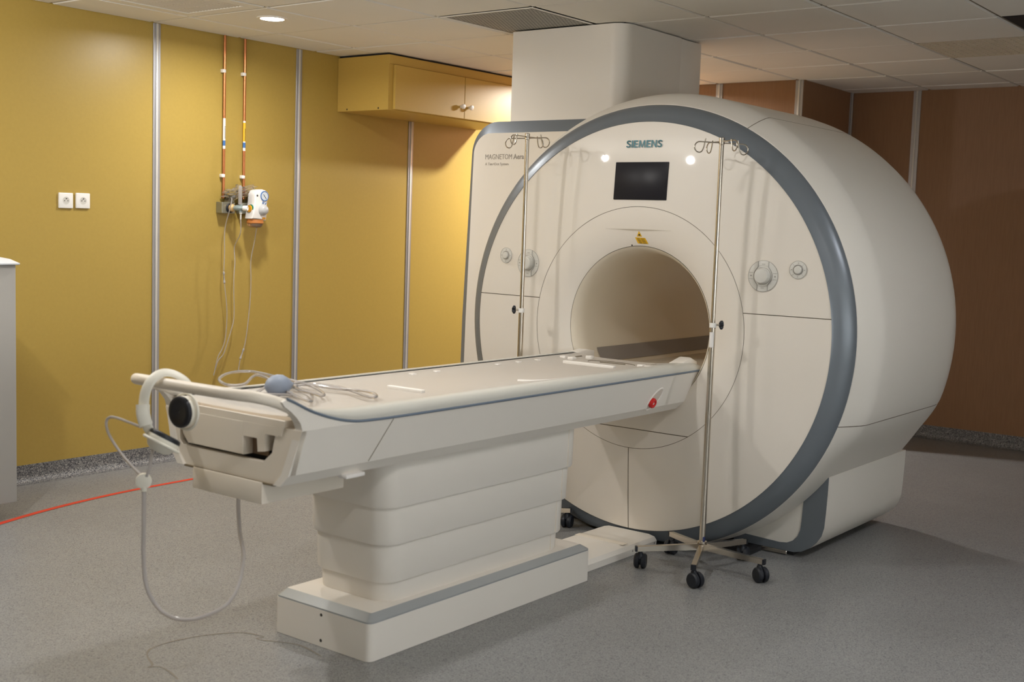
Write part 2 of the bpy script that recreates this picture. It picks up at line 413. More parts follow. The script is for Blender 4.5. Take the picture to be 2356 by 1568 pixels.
# ------------------------------------------------------------------ MRI scanner
YC, ZC = 2.80, 0.963
SEG = 160
def ringlathe(bm, prof, seg=SEG, a0=0.0, a1=2 * PI, shrink=False, mi=0, clip=True):
    full = abs(a1 - a0 - 2 * PI) < 1e-6; n = seg if full else seg + 1; rings = []
    for X, r in prof:
        row = []
        for k in range(n):
            t = a0 + (a1 - a0) * k / seg; rr = r
            if shrink:
                z = ZC + r * math.sin(t); e = max(0.0, r - .984); u = min(1, max(0, (z - .40) / .27)); gz = .27 + .73 * u * u * (3 - 2 * u)
                rr = r - e * (1 - gz)
            row.append(bm.verts.new((X, YC + rr * math.cos(t), ZC + rr * math.sin(t))))
        rings.append(row)
    for A, B in zip(rings, rings[1:]):
        for k in range(n if full else n - 1):
            f = bm.faces.new((A[k], B[k], B[(k + 1) % n], A[(k + 1) % n])); f.material_index = mi
    bmesh.ops.recalc_face_normals(bm, faces=bm.faces)
    if clip: cut(bm, (0, 0, .02), (0, 0, -1))
    return bm

def face_x(r):
    if r >= .536: t = (r - .536) / .369; return 4.530 + .018 * t + .010 * t * t
    P = FUN
    for (xa, ra), (xb, rb) in zip(P, P[1:]):
        if rb <= r <= ra: return xa + (xb - xa) * (ra - r) / (ra - rb)
    return 4.6
FUN = [(4.5300, .534), (4.5285, .50), (4.5295, .46), (4.533, .43), (4.540, .40), (4.551, .375), (4.5585, .364)]
mri = thing('mri_scanner', 'large cream tunnel scanner with a slate grey ring around its round front', 'scanner', (5.2, YC, 0))
FP = [(face_x(.536 + .369 * k / 16), .536 + .369 * k / 16) for k in range(17)]
gap = .0016
b = NB(); ringlathe(b, FP); cut(b, (0, 0, 1.067 + gap), (0, 0, -1)); obj('upper_front_panel', b, M['face'], mri)
for s in (1, -1):
    b = NB(); ringlathe(b, FP); cut(b, (0, 0, 1.067 - gap), (0, 0, 1)); cut(b, (0, 2.803 + s * gap, 0), (0, -s, 0))
    obj('lower_front_panel', b, M['face'], mri)
b = NB(); ringlathe(b, FUN); cut(b, (0, 0, .5155 + gap), (0, 0, -1)); obj('bore_funnel', b, M['face'], mri)
b = NB(); ringlathe(b, FUN + [(4.575, .352)]); cut(b, (0, 0, .5155 - gap), (0, 0, 1))
if len(b.faces): obj('funnel_lower_segment', b, M['face'], mri)
b = NB(); ringlathe(b, [(x + .004, r) for x, r in FP[::-1]] + [(x + .004, r) for x, r in FUN]); o = obj('seam_backing', b, M['seam'], mri)
b = NB(); ringlathe(b, [(4.5565, .9055), (4.562, .912), (4.572, .936), (4.586, .958), (4.603, .974), (4.619, .9835), (4.626, .984)]); obj('trim_ring', b, M['grey'], mri); mri.children[-1]['label'] = 'slate grey ring'
b = NB(); ringlathe(b, [(4.562, .900), (4.5585, .9075), (4.566, .912)]); obj('ring_gap', b, M['seam'], mri)
SH = [(4.622, .981), (4.624, .987), (4.650, 1.003), (4.69, 1.024), (4.73, 1.040), (4.757, 1.0465), (4.775, 1.048), (5.0, 1.048), (5.3, 1.048), (5.56, 1.048), (5.64, 1.044), (5.71, 1.030), (5.77, 1.0), (5.81, .955), (5.835, .88), (5.84, .70), (5.84, .340)]
def shell(part):
    b = NB(); ringlathe(b, SH, shrink=True); return b
ang = math.radians(117.7); nu = Vector((0, math.cos(ang + PI / 2), math.sin(ang + PI / 2)))  # upper seam direction
# upper cover: above the seams; side covers: between seams; lower: below z .63
b = shell(0); cut(b, (0, 0, .6298 + gap), (0, 0, -1)); a2 = PI - ang
n1 = Vector((0, -math.sin(a2), math.cos(a2))); n2 = Vector((0, math.sin(ang), -math.cos(ang)))
# right side cover: angles between 117.7 (mirrored to the -y side) and the lower seam
right = NB(); ringlathe(right, SH, shrink=True); cut(right, (0, 0, .6298 + gap), (0, 0, -1))
aR = math.radians(117.7); dirR = Vector((0, math.cos(aR), math.sin(aR))); nR = Vector((0, -math.sin(aR), math.cos(aR)))  # increasing angle
c0 = Vector((5, YC, ZC)); cut(right, c0 - nR * -gap, -nR)
cut(right, (0, YC, 0), (0, 1, 0)); obj('side_cover', right, M['shell'], mri)
top = shell(0); cut(top, c0 - nR * gap, nR); cut(top, (0, 0, .6298 + gap), (0, 0, -1)); obj('top_cover', top, M['shell'], mri)
low = shell(0); cut(low, (0, 0, .6298 - gap), (0, 0, 1)); obj('lower_cover', low, M['shell'], mri)
b.free()
b = NB(); ringlathe(b, [(x, r - .004) for x, r in SH[1:-2]], shrink=True); obj('shell_backing', b, M['seam'], mri)
# bore
b = NB(); ringlathe(b, [(4.5585, .362), (4.568, .353), (4.590, .343), (4.62, .336), (4.66, .333), (5.0, .332), (5.4, .332), (5.84, .332)], clip=False)
obj('bore_liner', b, M['bore'], mri)
def ang_z(z): return math.asin((z - ZC) / .332)
b = NB(); ringlathe(b, [(4.70, .3285), (5.84, .3285)], 10, ang_z(.775), ang_z(.840), clip=False)
ringlathe(b, [(4.70, .3285), (5.84, .3285)], 10, PI - ang_z(.840), PI - ang_z(.775), clip=False); obj('bore_light_band', b, M['bore_band'], mri)
b = NB(); box(b, 4.645, 5.83, YC - .262, YC + .262, .742, .760, .004); obj('bed_rail', b, M['bore'], mri)
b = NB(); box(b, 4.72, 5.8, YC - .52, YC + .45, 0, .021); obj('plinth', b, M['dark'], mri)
# crease above the bore: the dent's shading is a darker beige patch
def on_face(y, z, d=0.0):
    r = math.hypot(y - YC, z - ZC); return Vector((face_x(r) - d, y, z))
b = NB(); N = 24; up = []; dn = []
for k in range(N + 1):
    y = 2.635 + .335 * k / N; h = .0052 * math.sin(PI * k / N) ** 2 + .0004
    up.append(b.verts.new(on_face(y, 1.3975 + h * .4, .0012))); dn.append(b.verts.new(on_face(y, 1.3975 - h, .0012)))
for k in range(N): b.faces.new((up[k], up[k + 1], dn[k + 1], dn[k]))
bmesh.ops.recalc_face_normals(b, faces=b.faces); obj('laser_dent', b, mat('dent_shade', (0.52, 0.46, 0.37), .5, var=.03), mri)
b = NB(); p = on_face(2.845, 1.328, .001); lathe(b, [(0, .0035), (.002, .003)], p, (-1, 0, 0), 12); obj('sensor', b, M['ink'], mri)
# warning labels
def patch(bm, pts, d=.0012, mi=0):
    f = bm.faces.new([bm.verts.new(on_face(y, z, d)) for y, z in pts]); f.material_index = mi
st = NB(); patch(st, [(2.7985, 1.3925), (2.8115, 1.3675), (2.7845, 1.3675)])
so = obj('warning_triangle', st, M['warn'], mri, smooth=False); so['label'] = 'yellow laser warning triangle'
st = NB(); lathe(st, [(0, .0038), (.0006, .0035)], on_face(2.798, 1.3755, .0016), (-1, 0, 0), 10)
for k in range(4): a = k * PI / 4; c_ = on_face(2.798, 1.3755, .0018); sweep(st, [c_ + Vector((0, -.007 * math.cos(a), -.007 * math.sin(a))), c_ + Vector((0, .007 * math.cos(a), .007 * math.sin(a)))], .0005, 4)
obj('warning_symbol', st, M['ink'], so)
st = NB(); patch(st, [(2.821, 1.3635), (2.769, 1.3625), (2.757, 1.336), (2.812, 1.337)])
so = obj('warning_label', st, M['warn'], mri, smooth=False); so['label'] = 'yellow laser warning label'
st = NB()
for k in range(5):
    z = 1.3585 - k * .0047; off = -k * .0024
    for a0, a1 in ((2.812, 2.797), (2.793, 2.774)): patch(st, [(a0 + off, z), (a1 + off, z), (a1 + off - .0006, z - .0016), (a0 + off - .0006, z - .0016)], .0026)
obj('warning_text', st, M['ink'], so, smooth=False)
# screen
def slope_basis(y, z):
    e = 1e-3; n = Vector((-1, (face_x(math.hypot(y + e - YC, z - ZC)) - face_x(math.hypot(y - e - YC, z - ZC))) / (2 * e), (face_x(math.hypot(y - YC, z + e - ZC)) - face_x(math.hypot(y - YC, z - e - ZC))) / (2 * e))).normalized()
    xa = Vector((0, -1, 0)); xa = (xa - n * xa.dot(n)).normalized(); return xa, n.cross(xa), n
def local(bm, y, z, d=0.0):
    xa, ya, n = slope_basis(y, z); return place(bm, on_face(y, z) + n * d, xa, ya)
b = NB(); box(b, -.1345, .1345, -.0825, .0825, -.03, .0035, .002, 2); local(b, 2.8015, 1.6098, .001)
o = obj('display_screen', b, M['screen'], mri); o['label'] = 'dark display screen'
# maker lettering
def strokes():
    """bold sans capitals drawn as polygons, one unit high; returns (polygons, advance) per letter"""
    w = .205; E_ = ([[(0, 0), (w, 0), (w, 1), (0, 1)], [(w, 0), (.60, 0), (.60, .17), (w, .17)], [(w, .415), (.56, .415), (.56, .585), (w, .585)], [(w, .83), (.60, .83), (.60, 1), (w, 1)]], .72)
    I_ = ([[(0, 0), (w, 0), (w, 1), (0, 1)]], .33)
    M_ = ([[(0, 0), (.18, 0), (.26, 1), (.08, 1)], [(.82, 0), (1.0, 0), (.92, 1), (.74, 1)], [(.26, 1), (.20, .75), (.44, .02), (.50, .22)], [(.50, .22), (.56, .02), (.80, .75), (.74, 1)], [(.44, .02), (.56, .02), (.50, .22)]], 1.13)
    N_ = ([[(0, 0), (.19, 0), (.19, .72), (0, 1)], [(.61, .28), (.80, 0), (.80, 1), (.61, 1)], [(0, 1), (.19, .72), (.62, 0), (.80, 0), (.61, .30), (.22, 1)]], .93)
    return {'E': E_, 'I': I_, 'M': M_, 'N': N_}
b = NB(); cxp = 0.0; LT = strokes()
for ch in 'SIEMENS':
    if ch == 'S':
        pts = spline([(.585, .80), (.50, .885), (.33, .915), (.16, .86), (.105, .73), (.17, .60), (.33, .51), (.50, .41), (.56, .27), (.50, .135), (.33, .085), (.15, .11), (.03, .20)] and [Vector((x, y, 0)) for x, y in ((.585, .80), (.50, .885), (.33, .915), (.16, .86), (.105, .73), (.17, .60), (.33, .51), (.50, .41), (.56, .27), (.50, .135), (.33, .085), (.15, .11), (.03, .20))], 5)
        for p, q in zip(pts, pts[1:]):
            d = (q - p).normalized(); n_v = Vector((-d.y, d.x, 0)) * .092; p2 = p - d * .012; q2 = q + d * .012
            prism(b, [((v.x + cxp), v.y) for v in (p2 + n_v, p2 - n_v, q2 - n_v, q2 + n_v)], 'z', 0, 1)
        cxp += .76
    else:
        polys, adv = LT[ch]
        for P in polys: prism(b, [(x + cxp, y) for x, y in P], 'z', 0, 1)
        cxp += adv
cxp -= .12
for v in b.verts: v.co = Vector((v.co.x / cxp * .181 - .0905, v.co.y * .0315 - .0157, v.co.z * .0035))
local(b, 2.7985, 1.771, .0012)
b.normal_update()
for f in b.faces: f.material_index = 0 if abs(f.normal.x) > .7 else 1
obj('maker_lettering', b, [M['petrol'], M['petrol_hi']], mri, smooth=False)
# control dials
def dial(y, z, R, big):
    b = NB(); lathe(b, [(0, R), (.0025, R), (.0035, R - .003), (.0036, .001)], (0, 0, 0), (0, 0, 1), 48); local(b, y, z, .0002)
    d = obj('control_dial', b, M['dial'], mri); 
    def out(bm, k): return local(bm, y, z, k)
    b = NB()
    ringp = [(R * math.cos(2 * PI * k / 48), R * math.sin(2 * PI * k / 48), .003) for k in range(48)]; sweep(b, ringp, .0007, 4, closed=True)
    if big:
        hw, nw = .040, .023
        for s in (1, -1):
            pts = [(s * nw, -.059, .0045), (s * nw, -.038, .0045), (s * .030, -.028, .0045), (s * .038, -.014, .0045), (s * hw, 0, .0045), (s * .038, .014, .0045), (s * .030, .028, .0045), (s * nw, .038, .0045), (s * nw, .059, .0045)]
            sweep(b, spline(pts, 4), .0013, 6)
        for s in (1, -1):
            sweep(b, [(s * .043, .013, .004), (s * .061, .013, .004)], .0005, 4); sweep(b, [(s * .043, -.013, .004), (s * .061, -.013, .004)], .0005, 4)
        for zz in (.040, -.040): sweep(b, spline([(-.022, zz, .0045), (0, zz + .003 * (1 if zz > 0 else -1), .0045), (.022, zz, .0045)], 3), .0004, 4)
        for (a, c_) in ((0, .049), (0, -.049), (-.01, .034), (-.012, -.034)): box(b, a - .007, a + .007, c_ - .001, c_ + .001, .0036, .0046)
        box(b, -.055, -.049, -.002, .002, .0036, .0046); box(b, .050, .055, -.003, .003, .0036, .0046)
    else:
        for a in (0, PI / 2, PI, -PI / 2):
            c_ = .0275; box(b, c_ * math.cos(a) - .002, c_ * math.cos(a) + .002, c_ * math.sin(a) - .0015, c_ * math.sin(a) + .0015, .0036, .0045)
            a += PI / 4; sweep(b, [(.022 * math.cos(a), .022 * math.sin(a), .0038), (.034 * math.cos(a), .034 * math.sin(a), .0038)], .0004, 4)
    obj('dial_marking', out(b, .0002), M['dial_line'], d)
    b = NB()
    if big: lathe(b, [(.002, .033), (.006, .033), (.007, .031), (.026, .0295), (.0285, .027), (.029, .024), (.0285, .001)], (0, 0, 0), (0, 0, 1), 48)
    else: lathe(b, [(.002, .0165), (.010, .016), (.0125, .0135), (.013, .001)], (0, 0, 0), (0, 0, 1), 40)
    obj('knob', out(b, .0), M['dial'], d)
    b = NB(); r_ = .0335 if big else .0195
    sweep(b, [(r_ * math.cos(2 * PI * k / 40), r_ * math.sin(2 * PI * k / 40), .0036) for k in range(40)], .0012 if big else .0022, 6, closed=True); obj('knob_rim', out(b, .0), M['dial_line'], d)
dial(3.401, 1.224, .064, True); dial(3.543, 1.255, .036, False); dial(2.196, 1.225, .064, True); dial(2.049, 1.257, .036, False)
# feet
def foot(s):
    Yf = lambda y: YC + s * (YC - y)   # s=-1: near side
    prof = [(2.42, .022), (2.13, .020), (2.094, .029), (2.058, .050), (2.028, .080), (2.008, .112), (1.998, .15), (1.994, .22), (1.991, .30), (1.990, .372), (2.05, .372), (2.20, .25), (2.42, .25)]
    P = [((y if s < 0 else 2 * YC - y), z) for y, z in prof]
    b = NB(); prism(b, P, 'x', 4.845, 5.775); f = obj('foot', b, M['shell'], mri, angle=40)
    out = prof[:10]
    inn = [(2.42, .062), (2.20, .052), (2.165, .056), (2.137, .070), (2.116, .094), (2.106, .122), (2.102, .16), (2.099, .22), (2.097, .26), (2.095, .30)]
    b = NB(); A = [b.verts.new((4.842, (y if s < 0 else 2 * YC - y), z)) for y, z in out]; B = [b.verts.new((4.842, (y if s < 0 else 2 * YC - y), z)) for y, z in inn]
    A2 = [b.verts.new(v.co + Vector((.004, 0, 0))) for v in A]; B2 = [b.verts.new(v.co + Vector((.004, 0, 0))) for v in B]
    for k in range(len(A) - 1):
        b.faces.new((A[k], A[k + 1], B[k + 1], B[k])); b.faces.new((A2[k], A2[k + 1], A[k + 1], A[k])); b.faces.new((B2[k], B2[k + 1], B[k + 1], B[k]))
    bmesh.ops.recalc_face_normals(b, faces=b.faces); obj('foot_trim', b, M['grey'], f, smooth=False)
    b = NB(); ya, yb = sorted(((2.16 if s < 0 else 2 * YC - 2.16), (2.42 if s < 0 else 2 * YC - 2.42))); box(b, 4.835, 4.85, ya, yb, .004, .02, .002, 1); obj('floor_bracket', b, M['chrome'], f)
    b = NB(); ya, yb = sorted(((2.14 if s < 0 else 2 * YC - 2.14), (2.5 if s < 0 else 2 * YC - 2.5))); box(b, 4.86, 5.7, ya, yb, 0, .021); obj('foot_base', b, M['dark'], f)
foot(-1); foot(1)

# side equipment cabinet behind the scanner's left
CX = 4.95
def cprof(y0, y1, z1, r): # rounded top corners, left only visible
    P = [(y0, 0.03), (y0, z1)]
    return P
yL, zT = 4.128, 1.934
def outline(inset, r):
    y1, z1 = yL - inset * .5, zT - inset; P = [(3.30, .04), (3.30, z1)]
    for k in range(11):
        a = PI / 2 - PI / 2 * k / 10; P.append((y1 - r + r * math.cos(a), z1 - r + r * math.sin(a)))
    P.append((y1 + .035 - inset * .2, .9)); P.append((y1 + .045 - inset * .2, .04)); return P
fr = outline(.060, .11); bk = outline(0, .17)
b = NB(); prism(b, outline(.002, .168), 'x', CX + .07, 5.95); cab = obj('equipment_cover', b, M['shell'], mri)
b = NB(); prism(b, fr, 'x', CX, CX + .02); obj('front_panel', b, M['face'], cab)
b = NB(); A = [b.verts.new((CX + .001, y, z)) for y, z in fr[1:]]; B = [b.verts.new((CX + .022, y, z)) for y, z in bk[1:]]
D = [b.verts.new((CX + .07, y, z)) for y, z in bk[1:]]
for k in range(len(A) - 1): b.faces.new((A[k], A[k + 1], B[k + 1], B[k])); b.faces.new((B[k], B[k + 1], D[k + 1], D[k]))
bmesh.ops.recalc_face_normals(b, faces=b.faces); o = obj('trim_band', b, M['grey'], cab); o['label'] = 'slate grey band'
b = text_mesh('MAGNETOM', .177, .0265, .0006, .0); place(b, (CX - .0005, 4.018, 1.7385), (0, -1, 0), (0, 0, 1)); obj('panel_lettering', b, M['grey_text'], cab, smooth=False)
b = text_mesh('Aera', .068, .0265, .0006, .014); place(b, (CX - .0005, 3.832, 1.7385), (0, -1, 0), (0, 0, 1)); obj('panel_lettering', b, M['grey_text'], cab, smooth=False)
b = text_mesh('A Tim+Dot System', .155, .0185, .0006, .0); place(b, (CX - .0005, 4.018, 1.703), (0, -1, 0), (0, 0, 1)); obj('panel_lettering', b, M['grey_text'], cab, smooth=False)

# column to the ceiling
col = thing('cable_column', 'broad white cable column rising from the scanner to the ceiling', 'column', (5.5, 3.7, 1.93))
def rr2(x0, x1, y0, y1, r, n=8):  # only the near right-front corner is rounded
    P = [(x1, y0), (x1, y1), (x0, y1)]
    for k in range(n + 1):
        a = PI + PI / 2 * k / n; P.append((x0 + r + r * math.cos(a), y0 + r + r * math.sin(a)))
    return P
b = NB(); prism(b, rr2(5.17, 5.735, 3.325, 4.03, .085), 'z', 1.935, HC - .004); obj('front_shroud', b, M['white'], col)
b = NB(); box(b, 5.743, 5.965, 3.33, 4.03, 1.935, HC - .004, .004); obj('rear_shroud', b, M['white'], col)
b = NB(); box(b, 5.733, 5.745, 3.345, 4.0, 1.94, HC - .006); obj('joint', b, M['dark'], col)
b = NB(); box(b, 5.20, 5.93, 3.345, 4.0, HC - .004, HC); obj('ceiling_gap', b, M['dark'], col)

# ------------------------------------------------------------------ patient table
YT = 2.806
tb = thing('patient_table', 'cream patient table on a stepped pedestal leading into the scanner bore', 'table', (3.3, YT, 0))
# base
b = NB(); prism(b, rrect(2.674, 3.922, 2.582, 3.030, .022, 5), 'z', .001, .124); base = obj('base', b, M['white'], tb)
b = NB()
o1, i1 = rrect(2.675, 3.921, 2.583, 3.029, .022, 5), rrect(2.706, 3.885, 2.608, 3.004, .006, 5)
A = [b.verts.new((x, y, .124)) for x, y in o1]; A2 = [b.verts.new((x, y, .1295)) for x, y in o1]; B = [b.verts.new((x, y, .150)) for x, y in i1]
for k in range(len(A)):
    q = (k + 1) % len(A); b.faces.new((A[k], A[q], A2[q], A2[k])); b.faces.new((A2[k], A2[q], B[q], B[k]))
bmesh.ops.recalc_face_normals(b, faces=b.faces); obj('trim_band', b, M['grey_lt'], base)
b = NB(); prism(b, i1, 'z', .125, .1505); obj('top_plate', b, M['white'], base)
for z in (.108, .022):
    b = NB(); lathe(b, [(-.0005, .0055), (.001, .005), (.001, .001)], (2.674, 2.803, z), (-1, 0, 0), 12); obj('screw', b, M['ink'], base)
# telescopic pedestal tiers
tiers = [(2.800, 3.800, .170, .150, .224), (2.786, 3.816, .181, .217, .354), (2.772, 3.832, .192, .347, .480), (2.758, 3.850, .203, .473, .640)]
for k, (x0, x1, hw, z0, z1) in enumerate(tiers):
    b = NB(); sh = .008
    lo = rrect(x0, x1, YT - hw, YT + hw, .075, 8); hi = rrect(x0 - sh * .3, x1 + sh * .3, YT - hw - sh * .3, YT + hw + sh * .3, .075, 8)
    rl = [(lo, z0 + .004), (hi, z1)]
    inn = rrect(x0 + .012, x1 - .012, YT - hw + .012, YT + hw - .012, .065, 8)
    R = [[b.verts.new((x, y, z)) for x, y in q] for q, z in ((inn, z0), (rrect(x0 + .003, x1 - .003, YT - hw + .003, YT + hw - .003, .073, 8), z0), (lo, z0 + .005), (hi, z1))]
    for A, B in zip(R, R[1:]):
        for q in range(len(A)): b.faces.new((A[q], A[(q + 1) % len(A)], B[(q + 1) % len(A)], B[q]))
    b.faces.new(R[0]); b.faces.new(R[-1]); bmesh.ops.recalc_face_normals(b, faces=b.faces)
    t = obj('pedestal_tier', b, M['white'], tb)
    b = NB(); box(b, x1 - .085, x1 - .0835, YT - hw - .0035, YT - hw + .002, z0 + .006, z1); obj('panel_joint', b, M['beige'], t)
# carriage body (sides lean inwards towards the bottom)
def side_y(z):  # half-width at height z
    if z >= .80: return .311
    if z >= .665: return .311 - (.80 - z) / .135 * .045
    return .266 - (.665 - z) / .035 * .032
top_line = [(4.610, .800), (4.3, .800), (3.6, .800), (2.9, .800), (2.68, .8005), (2.60, .8015), (2.53, .8035), (2.485, .8085), (2.441, .817), (2.39, .831), (2.338, .849), (2.30, .866), (2.265, .8835), (2.235, .8965)]
under = [(2.218, .890), (2.228, .876), (2.252, .860), (2.272, .842), (2.288, .822), (2.294, .804)]
def side(s):
    b = NB()
    loop = top_line + under + [(2.290, .74), (2.284, .665), (2.281, .632), (2.6, .631), (3.4, .631), (4.2, .631), (4.525, .632), (4.548, .665), (4.585, .74)]
    O = [b.verts.new((x, YT + s * side_y(z), z)) for x, z in loop]; I = [b.verts.new((x, YT + s * (side_y(z) - .030), z)) for x, z in loop]
    n = len(loop); bmesh.ops.triangulate
    fo = b.faces.new(O); fi = b.faces.new(I)
    for k in range(n): b.faces.new((O[k], O[(k + 1) % n], I[(k + 1) % n], I[k]))
    # split the outer and inner faces along constant heights so the lean is kept
    for z in (.665, .80): bmesh.ops.bisect_plane(b, geom=list(b.verts) + list(b.edges) + list(b.faces), plane_co=(0, 0, z), plane_no=(0, 0, 1))
    for v in b.verts:
        hw = side_y(v.co.z); inner = abs(v.co.y - YT) < hw - .015
        v.co.y = YT + s * (hw - .030 if inner else hw)
    bmesh.ops.triangulate(b, faces=[f for f in b.faces if len(f.verts) > 4])
    bmesh.ops.recalc_face_normals(b, faces=b.faces)
    p = obj('side_panel', b, M['white'], tb, angle=12)
    # dark line and light rail
    b = NB(); pts = [(x, YT + s * (side_y(z) + .0005), z + .0015) for x, z in top_line]
    sweep(b, spline(pts, 4), .0042, 8); obj('edge_line', b, M['blue_line'], p)
    b = NB(); pr = [(.3115, .0035), (.3115, .012), (.308, .024), (.300, .033), (.289, .0375), (.262, .0376), (.262, .0035)]
    RX = [(4.632, .1), (4.61, .45), (4.58, .75), (4.53, .95), (4.45, 1.0), (3.5, 1.0), (2.75, 1.0), (2.62, 1.0), (2.52, .92), (2.44, .72), (2.38, .45), (2.335, .22)]
    R = []
    for X, kz in RX:
        zb_ = .80
        for (xa, za), (xb, zb2) in zip(top_line, top_line[1:]):
            if xb <= X <= xa: zb_ = za + (zb2 - za) * (xa - X) / (xa - xb)
        R.append([b.verts.new((X, YT + s * (.3115 - (.3115 - h) * (1 if kz >= 1 else .4 + .6 * kz)), max(zb_ + .002, .802 + .0 if X > 2.6 else zb_) + dz * kz)) for h, dz in pr])
    for A, B in zip(R, R[1:]):
        for q in range(len(A)): b.faces.new((A[q], A[(q + 1) % len(A)], B[(q + 1) % len(A)], B[q]))
    b.faces.new(R[0]); b.faces.new(R[-1]); bmesh.ops.recalc_face_normals(b, faces=b.faces)
    obj('top_rail', b, M['rail'], p)
    if s < 0:
        b = NB(); sweep(b, [(2.668, YT - side_y(.797) - .0004, .797), (2.636, YT - side_y(.73) - .0004, .73), (2.606, YT - side_y(.667) - .0004, .667)], .0013, 4); obj('panel_seam', b, M['seam'], p)
        b = NB(); box(b, 2.52, 2.60, YT - .262, YT - .225, .622, .634, .003); obj('latch', b, M['paper'], p)
        # emergency stop in an oval recess
        cx, cz = 4.272, .702; dd = Vector((.052, 0, .048)); ring_ = []
        for k in range(40):
            t = 2 * PI * k / 40; u = Vector((.735, 0, .678)) * (.058 * math.cos(t)) + Vector((-.678, 0, .735)) * (.029 * math.sin(t)); z = cz + u.z
            ring_.append((cx + u.x, YT - side_y(z) - .0012, z))
        b = NB(); sweep(b, ring_, .0035, 6, closed=True); rr_ = obj('recess_rim', b, M['top'], p)
        b = NB(); b.faces.new([b.verts.new((x, y + .0006, z)) for x, y, z in ring_]); obj('recess_face', b, mat('recess_shade', (0.62, 0.56, 0.49), .5, var=.02), rr_, smooth=False)  # flat face, the shade of the hollow is put into its colour
        b = NB(); z = .690; yy = YT - side_y(z); lathe(b, [(0, .018), (.004, .0215), (.012, .0215), (.017, .018), (.018, .012), (.013, .009), (.013, .001)], (4.252, yy, z), (0, -1, -.3), 28)
        bt = obj('emergency_button', b, M['red'], p); bt['label'] = 'red emergency button'
        b = NB(); lathe(b, [(.0128, .0055), (.0142, .0045), (.0142, .0005)], (4.252, yy, z), (0, -1, -.3), 16); obj('button_centre', b, M['paper'], bt)
side(-1); side(1)
b = NB(); P = [(YT - .225, .632), (YT + .225, .632), (YT + .27, .80), (YT - .27, .80)]; prism(b, P, 'x', 2.40, 4.53); obj('carriage_body', b, M['white'], tb)
# end plate with an opening, carriage end and recess
zt = .822
b = NB(); n_ = lambda y, z: (y, z)
outer = [(YT - .234, .632), (YT + .234, .632), (YT + .266, .665), (YT + .311, .80), (3.045, .80), (3.045, .705), (3.030, .690), (2.657, .690), (2.618, .722), (2.600, .80), (YT - .311, .80), (YT - .266, .665)]
prism(b, outer, 'x', 2.292, 2.312); ep = obj('end_plate', b, M['beige'], tb, smooth=False)
b = NB(); box(b, 2.33, 2.345, 2.59, 3.055, .685, .80); obj('cavity_back', b, M['dark'], ep)
b = NB(); prism(b, [(2.742, .700), (3.000, .700), (3.026, .728), (3.026, .80), (2.742, .80)], 'x', 2.288, 2.335, .002, seg=1); obj('docking_block', b, M['beige'], tb)
b = NB(); prism(b, [(2.648, .722), (2.676, .718), (2.680, .757), (2.742, .757), (2.742, .80), (2.594, .80), (2.594, .774), (2.644, .774)], 'x', 2.288, 2.33); obj('docking_hook', b, M['beige'], tb, smooth=False)
b = NB(); box(b, 2.325, 2.332, 2.67, 2.745, .70, .765); obj('socket_recess', b, mat('recess_brown', (0.20, 0.13, 0.08), .6, var=.05), tb)
b = NB(); prism(b, [(2.578, .775), (3.040, .775), (3.055, .822), (2.560, .822)], 'x', 2.2885, 2.34, .0015, seg=1); obj('end_ledge', b, M['beige'], tb)
# box under the near end
b = NB(); box(b, 2.281, 2.612, 2.648, 2.966, .566, .6315, .003); obj('under_box', b, M['beige'], tb)
b = NB(); box(b, 2.284, 2.62, 2.60, 3.01, .627, .632); obj('shadow_gap', b, M['seam'], tb)
# handle
hp = [(2.315, YT - .2915, .842), (2.27, YT - .2905, .866), (2.215, YT - .284, .889), (2.165, YT - .260, .9035), (2.132, YT - .20, .9085), (2.120, YT - .12, .910), (2.118, YT, .910), (2.120, YT + .12, .909), (2.125, YT + .20, .908), (2.15, YT + .260, .902), (2.20, YT + .284, .889), (2.26, YT + .2905, .868), (2.315, YT + .2915, .842)]
b = NB(); sp = spline(hp, 6); n = len(sp)
sweep(b, sp, .016, 16, radii=[.0165 + .0025 * max(0, abs(2 * k / (n - 1) - 1) - .6) / .4 for k in range(n)]); obj('handle', b, M['beige'], tb)
# tabletop
b = NB(); NX, NY = 40, 20; gridv = []
for i in range(NX + 1):
    row = []
    for j in range(NY + 1):
        X = 2.290 + (4.458 - 2.290) * i / NX; u = -1 + 2 * j / NY; hw = .274
        z = .8365 - .011 * max(0, 1 - (abs(u) / .86) ** 4) * (1 if X > 2.45 else .6)
        row.append(b.verts.new((X, YT + u * hw, z)))
    gridv.append(row)
for i in range(NX):
    for j in range(NY): b.faces.new((gridv[i][j], gridv[i + 1][j], gridv[i + 1][j + 1], gridv[i][j + 1]))
bmesh.ops.solidify(b, geom=list(b.faces), thickness=.028); bmesh.ops.recalc_face_normals(b, faces=b.faces)
tt = obj('tabletop', b, M['top'], tb)
zt = .8265
def pad(x, y, lx, ly, h=.008, name='locating_pad', m='top'):
    b = NB(); box(b, x - lx / 2, x + lx / 2, y - ly / 2, y + ly / 2, zt - .004, zt + h, min(.003, h / 2), 2); obj(name, b, M[m], tt)
pad(4.150, 2.778, .022, .255, .011, 'cross_ridge'); pad(2.995, 2.748, .02, .16, .011, 'cross_ridge')
for x in (3.315, 3.453, 3.83, 3.968, 4.102): pad(x, 3.010, .026, .02); pad(x - .01, 2.575, .026, .02)
for x, y in ((4.285, 3.0), (4.281, 2.956), (4.382, 2.93), (4.281, 2.603), (4.272, 2.562)): pad(x, y, .03, .028, .012)
pad(4.381, 2.99, .05, .010, .006, 'socket_slot', 'seam'); pad(4.377, 2.600, .05, .010, .006, 'socket_slot', 'seam')
b = NB(); prism(b, [(3.545, 2.578), (3.726, 2.578), (3.700, 2.600), (3.575, 2.612)], 'z', zt - .001, zt + .0016); o = obj('slot', b, M['slot'], tt, smooth=False)
